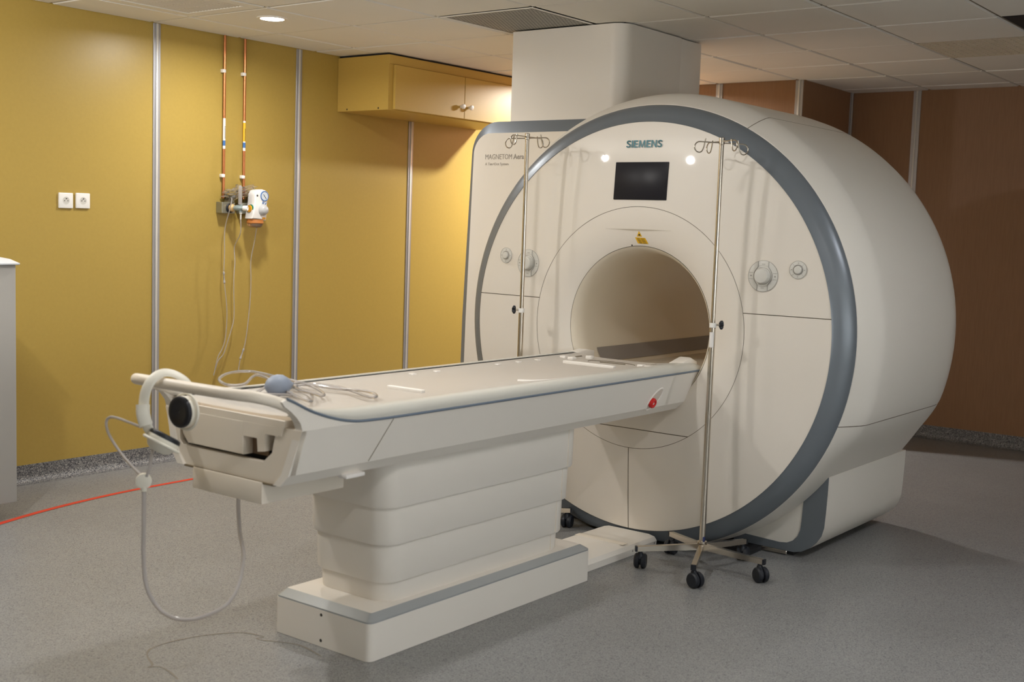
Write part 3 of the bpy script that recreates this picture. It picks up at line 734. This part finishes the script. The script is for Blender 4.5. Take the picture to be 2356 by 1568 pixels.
b = NB(); sweep(b, spline([(3.50, 2.655, zt + .002), (3.53, 2.60, zt + .003), (3.62, 2.570, zt + .004), (3.74, 2.563, zt + .004)], 6), .006, 8); obj('slot_lip', b, M['top'], tt)
b = NB(); pts = [(4.30 + .048 * math.cos(t), 2.765 + .115 * math.sin(t), zt + .001) for t in [2 * PI * k / 40 for k in range(40)]]
sweep(b, pts[30:] + pts[:14], .0012, 4); sweep(b, [(4.296, 2.82, zt + .001), (4.31, 2.70, zt + .001)], .0016, 4); obj('embossed_line', b, M['seam'], tt)
b = NB(); sweep(b, [(2.40, 2.58, zt + .003), (2.432, 2.553, zt + .004)], .004, 6); obj('scuff', b, M['bulb'], tt)
# head-end wedges beside the bore
for y0, y1, hh in ((3.050, 3.105, .846), (2.515, 2.575, .858)):
    b = NB(); prism(b, [(4.455, .800), (4.60, .800), (4.60, .838), (4.545, hh), (4.455, .838)], 'y', y0, y1, .006); obj('end_wedge', b, M['white'], tb)

# floor cover slab between table base and scanner
fc = thing('floor_cover', 'low white floor cover between the table base and the scanner', 'floor cover', (4.2, 2.79, 0))
b = NB(); P = [(2.650, .001), (2.647, .030), (2.660, .046), (2.690, .0525), (2.90, .0525), (2.925, .046), (2.937, .030), (2.937, .001)]
prism(b, P, 'x', 3.925, 4.552, .004); obj('cover', b, M['white'], fc)
for x, y in ((4.35, 2.6485), (4.53, 2.6485)):
    b = NB(); lathe(b, [(-.001, .005), (.0015, .0045), (.0015, .001)], (x, y, .022), (0, -1, 0), 12); obj('screw', b, M['dial_line'], fc)
b = NB(); box(b, 4.30, 4.34, 2.668, 2.918, .0520, .0532, .0004, 1); obj('joint_band', b, M['beige'], fc)

# ------------------------------------------------------------------ drip stands
def drip_stand(name, label, h, hc, group, leg_a, knob_side, tagged):
    """built at the origin: five legs on castors, pole, clamp, four hooks"""
    t = thing(name, label, 'drip stand', (0, 0, 0), group)
    b = NB(); lathe(b, [(.078, .016), (.112, .016), (.114, .020), (.122, .020), (.124, .0135)], (0, 0, 0), (0, 0, 1), 20); obj('hub', b, M['chrome'], t)
    b = NB(); cyl(b, (0, 0, .08), (0, 0, hc), .0125, seg=20); lp = obj('lower_pole', b, M['chrome'], t)
    b = NB(); cyl(b, (0, 0, hc - .02), (0, 0, h), .0092, seg=20); lathe(b, [(h - .028, .0092), (h - .026, .0112), (h, .0112), (h + .002, .008), (h + .002, .001)], (0, 0, 0), (0, 0, 1), 20); obj('upper_pole', b, M['chrome'], t)
    b = NB(); lathe(b, [(hc - .012, .0128), (hc - .011, .0142), (hc + .007, .0142), (hc + .008, .0095)], (0, 0, 0), (0, 0, 1), 20); cl = obj('clamp', b, M['outlet'], t)
    b = NB(); d = Vector((math.cos(knob_side), math.sin(knob_side), 0)); cyl(b, d * .012 + Vector((0, 0, hc)), d * .034 + Vector((0, 0, hc)), .004, seg=10); obj('clamp_screw', b, M['chrome'], cl)
    b = NB(); u, v = frame_of(d); R = []
    for hgt, sc in ((.026, .5), (.030, .95), (.038, 1.0), (.043, .6)):
        R.append([b.verts.new(Vector((0, 0, hc)) + d * hgt + (u * math.cos(a) + v * math.sin(a)) * (.0155 + .0045 * math.cos(5 * a)) * sc) for a in [2 * PI * k / 40 for k in range(40)]])
    for A, B in zip(R, R[1:]):
        for k in range(40): b.faces.new((A[k], A[(k + 1) % 40], B[(k + 1) % 40], B[k]))
    b.faces.new(R[0]); b.faces.new(R[-1]); bmesh.ops.recalc_face_normals(b, faces=b.faces); o = obj('clamp_knob', b, M['black'], cl); o['label'] = 'black star knob'
    for k in range(5):
        a = leg_a + k * 2 * PI / 5; c, s = math.cos(a), math.sin(a)
        def L(r, w, z): return Vector((r * c - w * s, r * s + w * c, z))
        b = NB(); R = [[b.verts.new(L(r, w, z)) for w, z in ((-ww, z0), (ww, z0), (ww, z1), (-ww, z1))] for r, ww, z0, z1 in ((.012, .010, .086, .112), (.27, .010, .073, .093))]
        for q in range(4): b.faces.new((R[0][q], R[0][(q + 1) % 4], R[1][(q + 1) % 4], R[1][q]))
        b.faces.new(R[0]); b.faces.new(R[1]); bmesh.ops.recalc_face_normals(b, faces=b.faces); lg = obj('leg', b, M['chrome'], t, smooth=False)
        b = NB(); R = [[b.verts.new(L(r, w, z)) for w, z in ((-.0105, .0725), (.0105, .0725), (.0105, .0935), (-.0105, .0935))] for r in (.269, .278)]
        for q in range(4): b.faces.new((R[0][q], R[0][(q + 1) % 4], R[1][(q + 1) % 4], R[1][q]))
        b.faces.new(R[0]); b.faces.new(R[1]); bmesh.ops.recalc_face_normals(b, faces=b.faces); obj('end_cap', b, M['black'], lg, smooth=False)
        # twin-wheel castor
        sw = a + (.9, -.6, .5, 2.2, -1.9)[k]; p = L(.256, 0, 0); wd = Vector((-math.sin(sw), math.cos(sw), 0)); fw = Vector((math.cos(sw), math.sin(sw), 0)); cc = p + fw * .011 + Vector((0, 0, .031))
        b = NB(); cyl(b, p + Vector((0, 0, .048)), p + Vector((0, 0, .0745)), .009, seg=14)
        for sg in (-1, 1): lathe(b, [(.004, .014), (.0045, .028), (.007, .031), (.019, .031), (.0245, .026), (.0255, .010), (.0255, .001)], cc, wd * sg, 24)
        lathe(b, [(-.006, .019), (.006, .019)], cc, wd, 18); cyl(b, p + fw * .003 + Vector((0, 0, .045)), p + Vector((0, 0, .066)), .017, .011, seg=16)
        o = obj('castor', b, M['black'], t); o['label'] = 'black twin-wheel castor'
    for k in range(4):
        a = leg_a + .62 + k * PI / 2; c, s = math.cos(a), math.sin(a); z = h - .014 - (.006 if k % 2 else 0)
        pts = [(.008, z), (.05, z), (.098, z), (.112, z - .004), (.121, z - .015), (.121, z - .028), (.112, z - .039), (.099, z - .042), (.089, z - .037), (.083, z - .026), (.079, z - .012), (.076, z + .004), (.074, z + .014 if k % 2 else z + .004)]
        b = NB(); sweep(b, spline([(r * c, r * s, zz) for r, zz in pts], 5), .0026, 8); obj('hook', b, M['chrome'], t)
    if tagged:
        b = NB(); R = []
        for zz in (.93, .992):
            R.append([b.verts.new((.0131 * math.cos(a), .0131 * math.sin(a), zz)) for a in [math.radians(150 + 90 * q / 10) for q in range(11)]])
        for q in range(10): b.faces.new((R[0][q], R[0][q + 1], R[1][q + 1], R[1][q]))
        o = obj('paper_tag', b, M['paper'], lp); o['label'] = 'white paper tag'
        b = NB(); R = []
        for zz in (.122, .142):
            R.append([b.verts.new((.0131 * math.cos(a), .0131 * math.sin(a), zz)) for a in [math.radians(215 + 60 * q / 8) for q in range(9)]])
        for q in range(8): b.faces.new((R[0][q], R[0][q + 1], R[1][q + 1], R[1][q]))
        obj('sticker', b, M['blue_tag'], lp)
    return t
s1 = drip_stand('drip_stand', 'steel drip stand on castors in front of the scanner, right of the table', 1.775, 1.022, 'drip stands by the scanner', math.radians(-158), math.radians(-50), True)
s1.location = (4.372, 2.328, 0)
s2 = drip_stand('drip_stand', 'steel drip stand partly hidden behind the table, left of the bore', 1.808, 1.018, 'drip stands by the scanner', math.radians(-35), math.radians(118), False)
s2.location = (4.334, 3.280, 0)

# ------------------------------------------------------------------ headphones on the handle
hpn = thing('headphones', 'cream headphones with black pads hanging over the table end handle', 'headphones', (2.1, 2.88, .75))
band = [(2.178, 2.846, .885), (2.174, 2.858, .912), (2.150, 2.880, .934), (2.118, 2.893, .9395), (2.088, 2.898, .925), (2.068, 2.900, .898), (2.058, 2.899, .862), (2.056, 2.892, .825), (2.062, 2.888, .790), (2.074, 2.884, .768)]
b = NB(); sweep(b, spline(band, 6), .016, 14, rv=.0055); hb = obj('headband', b, M['band'], hpn)
b = NB(); sweep(b, spline([(2.053, 2.897, .853), (2.050, 2.891, .825), (2.057, 2.887, .795)], 6), .019, 14, rv=.008); obj('headband_slider', b, M['band'], hb)
def cup(c, n, flip):
    c = Vector(c); n = Vector(n).normalized()
    b = NB(); lathe(b, [(-.036, .001), (-.035, .020), (-.028, .034), (-.012, .044), (0, .0475), (.006, .0465), (.006, .001)], c, n, 36); o = obj('ear_cup', b, M['band'], hpn)
    b = NB(); lathe(b, [(.004, .046), (.010, .0475), (.017, .045), (.020, .038), (.0185, .030), (.015, .001)], c, n, 36); p = obj('ear_pad', b, M['black'], o); p['label'] = 'black ear pad'
    u, v = frame_of(n); R = [c + (u * math.cos(a) + v * math.sin(a)) * .053 + n * -.010 for a in [2 * PI * k / 36 for k in range(36)]]
    b = NB(); sweep(b, R, .0045, 8, closed=True); obj('yoke', b, M['band'], o)
cup((2.178, 2.878, .822), (-1, -.05, .02), 1); cup((2.085, 2.846, .752), (.48, -.16, .86), 0)
tube1 = [(2.060, 2.915, .785), (2.055, 2.965, .793), (2.050, 3.020, .800), (2.050, 3.055, .797), (2.052, 3.074, .778), (2.055, 3.065, .745), (2.058, 3.020, .703), (2.060, 2.965, .668), (2.060, 2.915, .645)]
tube2 = [(2.075, 2.875, .745), (2.066, 2.872, .715), (2.062, 2.876, .675), (2.060, 2.888, .645)]
b = NB(); sweep(b, spline(tube1, 6), .0042, 8); sweep(b, spline(tube2, 6), .0042, 8); obj('ear_tube', b, M['tubing'], hpn)
b = NB(); lathe(b, [(-.009, .001), (-.009, .019), (-.007, .0225), (.007, .0225), (.009, .019), (.009, .001)], (2.06, 2.901, .630), (.62, .78, .05), 28); lathe(b, [(-.030, .0085), (-.016, .010)], (2.06, 2.901, .630), (0, 0, 1), 12); obj('splitter', b, M['band'], hpn)
UY = [(3.027, .571), (3.027, .463), (3.028, .368), (3.012, .275), (2.958, .224), (2.883, .208), (2.802, .221), (2.717, .255), (2.635, .306), (2.589, .369), (2.568, .458), (2.586, .526)]
UX = [2.062, 2.062, 2.066, 2.075, 2.095, 2.12, 2.15, 2.19, 2.24, 2.29, 2.35, 2.40]
pts = [(2.06, 2.901, .605)] + [(X, y * X / 2.15, CAMZ - (CAMZ - z) * X / 2.15) for X, (y, z) in zip(UX, UY)] + [(2.43, 2.93, .52), (2.45, 2.93, .566)]
b = NB(); sweep(b, spline(pts, 8), .0062, 10); obj('air_tube', b, M['tubing'], hpn)

# squeeze ball with coiled tube on the table
sb = thing('squeeze_ball', 'blue grey rubber squeeze ball with coiled clear tube on the tabletop', 'call ball', (2.55, 2.89, .83))
b = NB(); lathe(b, [(-.043, .001), (-.041, .010), (-.033, .022), (-.018, .032), (0, .0355), (.018, .033), (.033, .023), (.044, .011), (.050, .005), (.051, .001)], (2.553, 2.893, .866), (.9, -.35, .05), 28); obj('ball', b, M['bulb'], sb)
z0 = .842
coil = [(2.60, 2.872, .858), (2.69, 3.016, z0 + .02), (2.687, 2.937, z0), (2.657, 2.863, z0), (2.586, 2.769, z0), (2.517, 2.70, z0), (2.508, 2.726, z0 + .004), (2.551, 2.834, z0 + .008), (2.581, 2.886, z0 + .004), (2.675, 2.947, z0 + .006), (2.713, 2.937, z0 + .008), (2.705, 2.883, z0 + .004), (2.654, 2.789, z0), (2.619, 2.761, z0), (2.588, 2.768, z0 + .01), (2.60, 2.85, z0 + .012), (2.68, 2.97, z0 + .012), (2.764, 2.957, z0 + .004), (2.80, 2.90, z0), (2.797, 2.849, z0), (2.755, 2.745, z0), (2.715, 2.645, z0), (2.743, 2.641, z0), (2.788, 2.699, z0), (2.783, 2.742, z0 + .004), (2.782, 2.802, z0), (2.763, 2.876, z0), (2.74, 2.96, z0 + .006), (2.66, 3.02, .872), (2.58, 3.06, .892), (2.49, 3.055, .894), (2.43, 3.03, .882), (2.43, 2.99, .868), (2.48, 2.97, .868), (2.54, 3.0, .884), (2.60, 3.04, .880), (2.62, 3.0, .862), (2.53, 2.95, z0 + .004), (2.48, 2.90, z0 + .004), (2.56, 2.83, z0)]
b = NB(); sweep(b, spline(coil, 7), .0046, 8); obj('tube', b, M['clear'], sb)

# ------------------------------------------------------------------ wall things
for x, z, lab in ((3.535, 1.4495, 'white wall socket, left of the pair on the yellow wall'), (3.634, 1.4515, 'white wall socket, right of the pair on the yellow wall')):
    t = thing('wall_socket', lab, 'socket', (x, YW, z), 'white wall sockets')
    b = NB(); box(b, x - .041, x + .041, YW - .012, YW, z - .040, z + .040, .004, 3); obj('plate', b, M['outlet'], t)
    b = NB(); lathe(b, [(.0118, .0215), (.0128, .0205), (.0125, .019)], (x, YW, z), (0, -1, 0), 32, cap=False); obj('well_rim', b, M['outlet'], t)
    b = NB(); lathe(b, [(.0122, .001), (.0122, .0195)], (x, YW, z), (0, -1, 0), 32, cap=False); w_ = obj('well', b, mat('socket_well', (0.62, 0.60, 0.55), .5, var=.03), t)
    b = NB()
    for dx, dz in ((-.0095, -.001), (.0095, -.001)): lathe(b, [(.0124, .0026), (.0129, .0024), (.0129, .0003)], (x + dx, YW, z + dz), (0, -1, 0), 12)
    lathe(b, [(.0124, .0026), (.019, .0022), (.019, .0003)], (x, YW, z + .010), (0, -1, 0), 12); obj('contact', b, M['ink'], w_)
# copper pipes
for x, zt_, zl, cl, mk, lab in ((4.545, HC, (1.785, 1.960), (2.229, 1.630), 'blue', 'copper gas pipe with white and blue label, left of two on yellow wall'), (4.693, HC, (1.783, 1.957), (2.227, 1.630), 'yellow', 'copper vacuum pipe with yellow label, right of two on yellow wall')):
    t = thing('copper_pipe', lab, 'pipe', (x, YW - .02, 1.5), 'copper pipes on the yellow wall')
    y = YW - .018
    b = NB(); cyl(b, (x, y, 1.50), (x, y, zt_), .0075, seg=16); obj('pipe', b, M['copper'], t)
    b = NB(); cyl(b, (x, y, zl[0]), (x, y, zl[1]), .0079, seg=16); lb = obj('label_sleeve', b, M['paper'], t)
    b = NB(); cyl(b, (x, y, zl[0] + .018), (x, y, zl[0] + .048), .0081, seg=16); obj('label_band', b, M['blue_rim'], lb)
    b = NB()
    if mk == 'yellow':
        cyl(b, (x, y, zl[0] + .055), (x, y, zl[1] - .01), .00805, seg=16); obj('label_band', b, M['warn'], lb); b = NB()
    for k in range(9): zz = zl[0] + .06 + k * .008; box(b, x - .0022, x + .0022, y - .0083, y - .0079, zz, zz + .005)
    obj('label_print', b, M['ink'], lb, smooth=False)
    for z in cl:
        b = NB(); box(b, x - .018, x + .004, YW - .026, YW, z - .010, z + .010, .003, 2); obj('clip', b, M['outlet'], t)
# gas outlets on steel brackets
for x0, x1, sx, lab in ((4.506, 4.600, 4.562, 'steel gas outlet bracket under the left copper pipe'), (4.655, 4.750, 4.712, 'steel vacuum outlet bracket under the right copper pipe')):
    t = thing('gas_outlet', lab, 'gas outlet', (sx, YW, 1.445), 'wall gas outlets')
    b = NB(); box(b, x0, x1, YW - .055, YW, 1.414, 1.478, .002, 1); obj('bracket', b, M['steelbox'], t)
    b = NB(); prism(b, [(x0 + .045, 1.478), (x1, 1.478), (x1, 1.520), (x0 + .065, 1.520)], 'y', YW - .050, YW - .012, .002, seg=1); obj('bracket_top', b, M['steelbox'], t)
    b = NB(); lathe(b, [(.050, .028), (.060, .028), (.064, .025), (.064, .001)], (sx, YW, 1.444), (0, -1, 0), 28); obj('socket', b, M['black'], t)
# flowmeter
fx, fy, fz = 4.572, YW - .085, 1.446
t = thing('oxygen_flowmeter', 'clear tube flowmeter plugged into the left gas outlet', 'flowmeter', (fx, fy, fz))
b = NB(); lathe(b, [(-.022, .018), (-.012, .022), (-.004, .022), (.002, .016), (.012, .015)], (4.564, fy, fz), (.25, -1, 0), 24); obj('coupling', b, M['brass'], t)
b = NB(); lathe(b, [(-.012, .013), (.005, .017), (.025, .018), (.045, .014)], (4.568, fy - .015, fz), (.55, -1, 0), 20); lathe(b, [(-.024, .010), (.024, .011)], (4.583, fy - .04, fz), (0, 0, 1), 16); obj('valve_body', b, M['teal_grey'], t)
b = NB(); lathe(b, [(.046, .014), (.050, .0155), (.070, .0155), (.074, .013), (.0735, .008), (.071, .001)], (4.568, fy - .015, fz), (.55, -1, 0), 20); obj('valve_knob', b, M['outlet'], t)
b = NB(); lathe(b, [(.020, .011), (.110, .0105), (.124, .010), (.130, .006), (.131, .001)], (4.580, fy - .04, fz), (0, 0, 1), 18); obj('flow_tube', b, M['clear'], t)
b = NB(); lathe(b, [(-.024, .009), (-.034, .008), (-.036, .005), (-.06, .0045), (-.066, .004)], (4.585, fy - .04, fz), (0, 0, 1), 14); obj('nipple', b, M['dial'], t)
# vacuum regulator
t = thing('suction_regulator', 'white suction regulator with round gauge on the right gas outlet', 'regulator', (4.73, YW - .09, 1.45))
out = [(4.684, 1.523), (4.689, 1.542), (4.701, 1.553), (4.719, 1.559), (4.740, 1.561), (4.762, 1.557), (4.777, 1.548), (4.786, 1.534), (4.788, 1.516), (4.779, 1.492), (4.776, 1.470), (4.780, 1.445), (4.776, 1.412), (4.769, 1.378), (4.664, 1.388), (4.671, 1.427), (4.679, 1.460), (4.683, 1.490)]
b = NB(); prism(b, out, 'y', YW - .135, YW - .062, .010, seg=3); obj('housing', b, M['reg_white'], t)
yf = YW - .135
b = NB(); lathe(b, [(0, .030), (.004, .030), (.005, .027), (.003, .025)], (4.752, yf, 1.522), (0, -1, 0), 32); gg = obj('gauge', b, M['blue_rim'], t)
b = NB(); lathe(b, [(.0035, .0245), (.0035, .0005)], (4.752, yf, 1.522), (0, -1, 0), 32); gd = obj('gauge_dial', b, M['gauge'], gg)
b = NB(); sweep(b, [(4.763, yf - .005, 1.506), (4.742, yf - .005, 1.532)], .0014, 5); obj('gauge_needle', b, M['ink'], gg)
b = NB(); lathe(b, [(0, .034), (.006, .033), (.014, .028), (.024, .024), (.030, .015), (.032, .001)], (4.742, yf, 1.440), (0, -1, 0), 32); obj('regulator_knob', b, M['reg_grey'], t)
b = text_mesh('RV', .034, .016, .0008, .02); place(b, (4.736, yf - .0004, 1.474), (1, 0, -.12), (.12, 0, 1)); obj('lettering', b, M['blue_rim'], t, smooth=False)
b = NB(); prism(b, rrect(4.738, 4.762, 1.385, 1.397, .004, 4), 'y', yf - .0012, yf + .002); obj('range_sticker', b, M['orange'], t)
b = NB(); lathe(b, [(0, .006), (.002, .005), (.002, .0005)], (4.699, yf, 1.523), (0, -1, 0), 14); obj('vent_screw', b, M['ink'], t)
b = NB(); cyl(b, (4.690, YW - .10, 1.446), (4.666, YW - .10, 1.446), .020, seg=20); obj('coupling', b, M['orange'], t)
b = NB(); cyl(b, (4.681, YW - .105, 1.446), (4.674, YW - .105, 1.446), .024, seg=20); obj('coupling_ring', b, M['green'], t)
b = NB(); cyl(b, (4.787, YW - .10, 1.441), (4.776, YW - .10, 1.441), .012, seg=16); obj('release_button', b, M['red'], t)
b = NB(); lathe(b, [(0, .048), (-.014, .048), (-.016, .050), (-.022, .050), (-.024, .047)], (4.715, YW - .098, 1.384), (0, 0, 1), 28, cap=False); obj('jar_rim', b, M['amber'], t)
b = NB(); lathe(b, [(-.022, .046), (-.034, .045), (-.044, .038), (-.048, .028), (-.049, .001)], (4.715, YW - .098, 1.384), (0, 0, 1), 28, cap=False); obj('jar', b, M['jar'], t)
# crumpled clear bag
rnd = random.Random(3)
b = NB(); bmesh.ops.create_icosphere(b, subdivisions=4, radius=1)
for v in b.verts:
    p = v.co.copy(); n = .78 + .16 * math.sin(9 * p.x + 3 * p.z) + .12 * math.sin(13 * p.z - 5 * p.x) + .10 * math.sin(17 * p.x + 11 * p.z) + rnd.uniform(-.05, .05)
    v.co = Vector((4.628 + p.x * .150 * n + .02 * p.z, YW - .050 + p.y * .036 * n, 1.538 + p.z * .046 * n + .022 * p.x))
tag(obj('plastic_bag', b, M['film'], None, 20), 'crumpled clear plastic bag tucked behind the wall flowmeter', 'bag')
# hanging tubes: px columns traced on a plane just in front of the wall
def wt(name, label, pts, r, conn, ym='clear', grp='clear tubes hanging on the yellow wall'):
    t = thing(name, label, 'tube', pts[0], grp)
    b = NB(); sweep(b, spline(pts, 8), r, 8); obj('hose', b, M[ym], t)
    for a, c_ in conn:
        b = NB(); lathe(b, [(0, .003), (.004, .0065), (.016, .0065), (.02, .004), (.05, .004), (.055, .0065), (.066, .0065), (.070, .003)], a, Vector(c_) - Vector(a), 12); obj('connector', b, M['tubing'], t)
Yt = YW - .05
wt('hanging_tube', 'thin clear tube with a connector hanging left of the flowmeter', [(4.555, YW - .075, 1.505), (4.535, YW - .105, 1.490), (4.527, YW - .10, 1.44), (4.532, Yt, 1.32), (4.531, Yt, 1.18), (4.527, Yt, 1.07), (4.533, Yt, 1.00), (4.545, Yt, .92), (4.553, Yt, .84), (4.551, Yt, .75), (4.540, Yt, .67), (4.520, Yt, .62), (4.49, Yt, .575), (4.47, Yt, .50)], .0033, [((4.5265, Yt, 1.075), (4.533, Yt, 1.0))])
wt('hanging_tube', 'thin clear tube hanging from the flowmeter nipple', [(4.585, fy - .04, 1.385), (4.592, fy - .03, 1.30), (4.604, Yt, 1.22), (4.608, Yt, 1.13), (4.602, Yt, 1.05), (4.602, Yt, .95), (4.606, Yt, .85), (4.602, Yt, .78), (4.586, Yt, .73), (4.56, Yt, .66), (4.53, Yt, .59), (4.49, Yt, .55), (4.46, Yt, .47)], .0033, [])
wt('hanging_tube', 'thin clear tube hanging from the suction regulator jar', [(4.728, YW - .098, 1.335), (4.727, YW - .08, 1.25), (4.728, Yt, 1.14), (4.730, Yt, 1.03), (4.728, Yt, .93), (4.718, Yt, .82), (4.705, Yt, .72), (4.690, Yt, .64), (4.670, Yt, .585), (4.655, Yt, .545), (4.64, Yt, .47)], .0033, [((4.683, Yt, .615), (4.652, Yt, .545))])

# overhead cupboard
cu = thing('overhead_cupboard', 'yellow overhead cupboard hung under the ceiling, left of the white column', 'cupboard', (6.1, 5.45, 2.085))
CX0, CX1, CY0, CZ0, CZ1 = 5.46, 6.86, 5.215, 2.084, HC - .012
b = NB(); box(b, CX0, CX1, CY0 + .004, YW - .001, CZ0, CZ1, .001, 1); obj('carcass', b, M['yellow_wood'], cu)
b = NB(); box(b, CX0 + .002, CX1, CY0 - .001, CY0 + .01, 2.364, CZ1, .001, 1); obj('fascia', b, M['yellow_wood'], cu)
for x0, x1, kx in ((5.500, 6.166, 6.128), (6.170, 6.836, 6.212)):
    b = NB(); box(b, x0, x1, CY0 - .018, CY0 + .003, 2.090, 2.360, .0015, 1); d = obj('door', b, M['yellow_wood'], cu)
    b = NB(); lathe(b, [(0, .008), (.012, .008), (.016, .0155), (.026, .0165), (.030, .015), (.0315, .009), (.0315, .001)], (kx, CY0 - .018, 2.166), (0, -1, 0), 24); obj('knob', b, M['outlet'], d)
for y in (5.30, 5.575):
    b = NB(); lathe(b, [(-.001, .006), (.001, .0055), (.001, .0005)], (CX0, y, CZ0 + .012), (-1, 0, 0), 12); obj('screw', b, M['ink'], cu)
b = NB(); box(b, CX0 + .01, CX1, CY0 + .012, YW - .005, CZ1, HC); obj('shadow_gap', b, M['dark'], cu)

# trolley / cabinet at the left edge
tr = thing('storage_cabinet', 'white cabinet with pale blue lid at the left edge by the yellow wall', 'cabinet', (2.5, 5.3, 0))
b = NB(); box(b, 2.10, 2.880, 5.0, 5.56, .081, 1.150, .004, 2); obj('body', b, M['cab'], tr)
b = NB()
R = [[b.verts.new((x, y, z)) for x, y in rrect(2.085 + i, 2.896 - i, 4.985 + i, 5.57 - i, .012, 4)] for i, z in ((0.004, 1.150), (0, 1.153), (0, 1.158), (.03, 1.176), (.06, 1.183))]
for A, B in zip(R, R[1:]):
    for q in range(len(A)): b.faces.new((A[q], A[(q + 1) % len(A)], B[(q + 1) % len(A)], B[q]))
b.faces.new(R[0]); b.faces.new(R[-1]); bmesh.ops.recalc_face_normals(b, faces=b.faces); obj('lid', b, M['cab_lid'], tr)
for x in (2.18, 2.80):
    for y in (5.08, 5.48):
        b = NB(); lathe(b, [(-.012, .001), (-.012, .024), (-.009, .030), (.009, .030), (.012, .024), (.012, .001)], (x, y, .030), (1, 0, 0), 20); cyl(b, (x, y, .055), (x, y, .083), .012, seg=12); obj('castor', b, M['black'], tr)

# red tape line on the floor
b = NB(); cl_ = spline([(2.50, 4.875, 0), (2.66, 4.937, 0), (2.787, 4.982, 0), (3.044, 5.06, 0), (3.307, 5.113, 0), (3.575, 5.145, 0), (3.957, 5.156, 0), (4.6, 5.16, 0), (5.4, 5.16, 0)], 8)
L_, R_ = [], []
for k, p in enumerate(cl_):
    d = (cl_[min(k + 1, len(cl_) - 1)] - cl_[max(k - 1, 0)]).normalized(); n = Vector((-d.y, d.x, 0))
    L_.append(b.verts.new(p + n * .016 + Vector((0, 0, .0012)))); R_.append(b.verts.new(p - n * .016 + Vector((0, 0, .0012))))
for k in range(len(L_) - 1): b.faces.new((R_[k], R_[k + 1], L_[k + 1], L_[k]))
tag(obj('floor_tape', b, M['red_tape'], smooth=False), 'curving red tape line stuck on the floor along the yellow wall', 'tape')

# faint brown scuff beside the table base
b = NB(); pts = spline([(x, y, .0008) for x, y in [(2.615, 2.738), (2.638, 2.862), (2.606, 2.95), (2.585, 2.99), (2.585, 3.015), (2.611, 3.011), (2.6, 3.071), (2.577, 3.109), (2.494, 3.16), (2.426, 3.184), (2.35, 3.195), (2.286, 3.183), (2.244, 3.138), (2.211, 3.065), (2.189, 3.057), (2.216, 3.038), (2.211, 2.98), (2.191, 2.911)]], 5); L_, R_ = [], []
for k, p in enumerate(pts):
    d = (pts[min(k + 1, len(pts) - 1)] - pts[max(k - 1, 0)]).normalized(); n = Vector((-d.y, d.x, 0)); w_ = .0022 + .0018 * math.sin(k * .37) ** 2
    L_.append(b.verts.new(p + n * w_)); R_.append(b.verts.new(p - n * w_))
for k in range(len(L_) - 1): b.faces.new((R_[k], R_[k + 1], L_[k + 1], L_[k]))
tag(obj('floor_scuff', b, M['stain'], smooth=False), 'thin faint brown scuff curling over the floor before the table base', 'scuff mark')

# ------------------------------------------------------------------ lights
def lamp(x, y, power, size=.13, col=(1.0, .975, .94), spread=170, z=HC - .008):
    l = bpy.data.lights.new('downlight', 'AREA'); l.shape = 'DISK'; l.size = size; l.energy = power; l.color = col; l.spread = math.radians(spread)
    o = bpy.data.objects.new('downlight', l); C.objects.link(o); o.location = (x, y, z)
def omni_lamp(x, y, power, z=2.31, r=.028, col=(1.0, .975, .94)):  # unseen lamps, hung as bare points to brighten the ceiling and column
    l = bpy.data.lights.new('unseen_omni_lamp', 'POINT'); l.energy = power; l.shadow_soft_size = r; l.color = col
    o = bpy.data.objects.new('unseen_omni_lamp', l); C.objects.link(o); o.location = (x, y, z)
lamp(LX, LY, 18); omni_lamp(2.05, 4.85, 20); omni_lamp(1.84, 3.95, 46); lamp(3.0, 2.7, 12); lamp(1.6, .7, 18); lamp(7.25, 4.75, 72); lamp(4.2, .1, 16, col=(.95, .97, 1.0))  # the lamp over the table is added, unseen, to brighten its top
# added window out of view: cool fill for surfaces facing the right-hand wall
WX0, WX1, WZ0, WZ1 = -.4, 3.6, .75, 1.75
l = bpy.data.lights.new('cool_side_fill', 'AREA'); l.shape = 'RECTANGLE'; l.size = WX1 - WX0 - .06; l.size_y = WZ1 - WZ0 - .06; l.energy = 100; l.spread = math.radians(120); l.color = (.86, .93, 1.0)
o = bpy.data.objects.new('cool_side_fill', l); C.objects.link(o); o.location = ((WX0 + WX1) / 2, Y0 + .03, (WZ0 + WZ1) / 2); o.rotation_euler = (PI / 2, 0, PI)
b = NB()
for a0, a1, c0, c1 in ((WX0 - .05, WX1 + .05, WZ0 - .05, WZ0), (WX0 - .05, WX1 + .05, WZ1, WZ1 + .05), (WX0 - .05, WX0, WZ0, WZ1), (WX1, WX1 + .05, WZ0, WZ1)): box(b, a0, a1, Y0, Y0 + .04, c0, c1)
struct('added_window_frame', b, M['alu'])
w = bpy.data.worlds.new('world'); bpy.context.scene.world = w; w.use_nodes = True
w.node_tree.nodes['Background'].inputs[0].default_value = (.02, .02, .022, 1); w.node_tree.nodes['Background'].inputs[1].default_value = 1

sc = bpy.context.scene
sc.view_settings.view_transform = 'Standard'; sc.view_settings.look = 'None'; sc.view_settings.gamma = 1.0
sc.view_settings.exposure = 0.14; sc.view_settings.use_curve_mapping = False
sc.cycles.max_bounces = 10; sc.cycles.diffuse_bounces = 6; sc.cycles.caustics_reflective = False; sc.cycles.caustics_refractive = False
sc.cycles.sample_clamp_indirect = 4.0
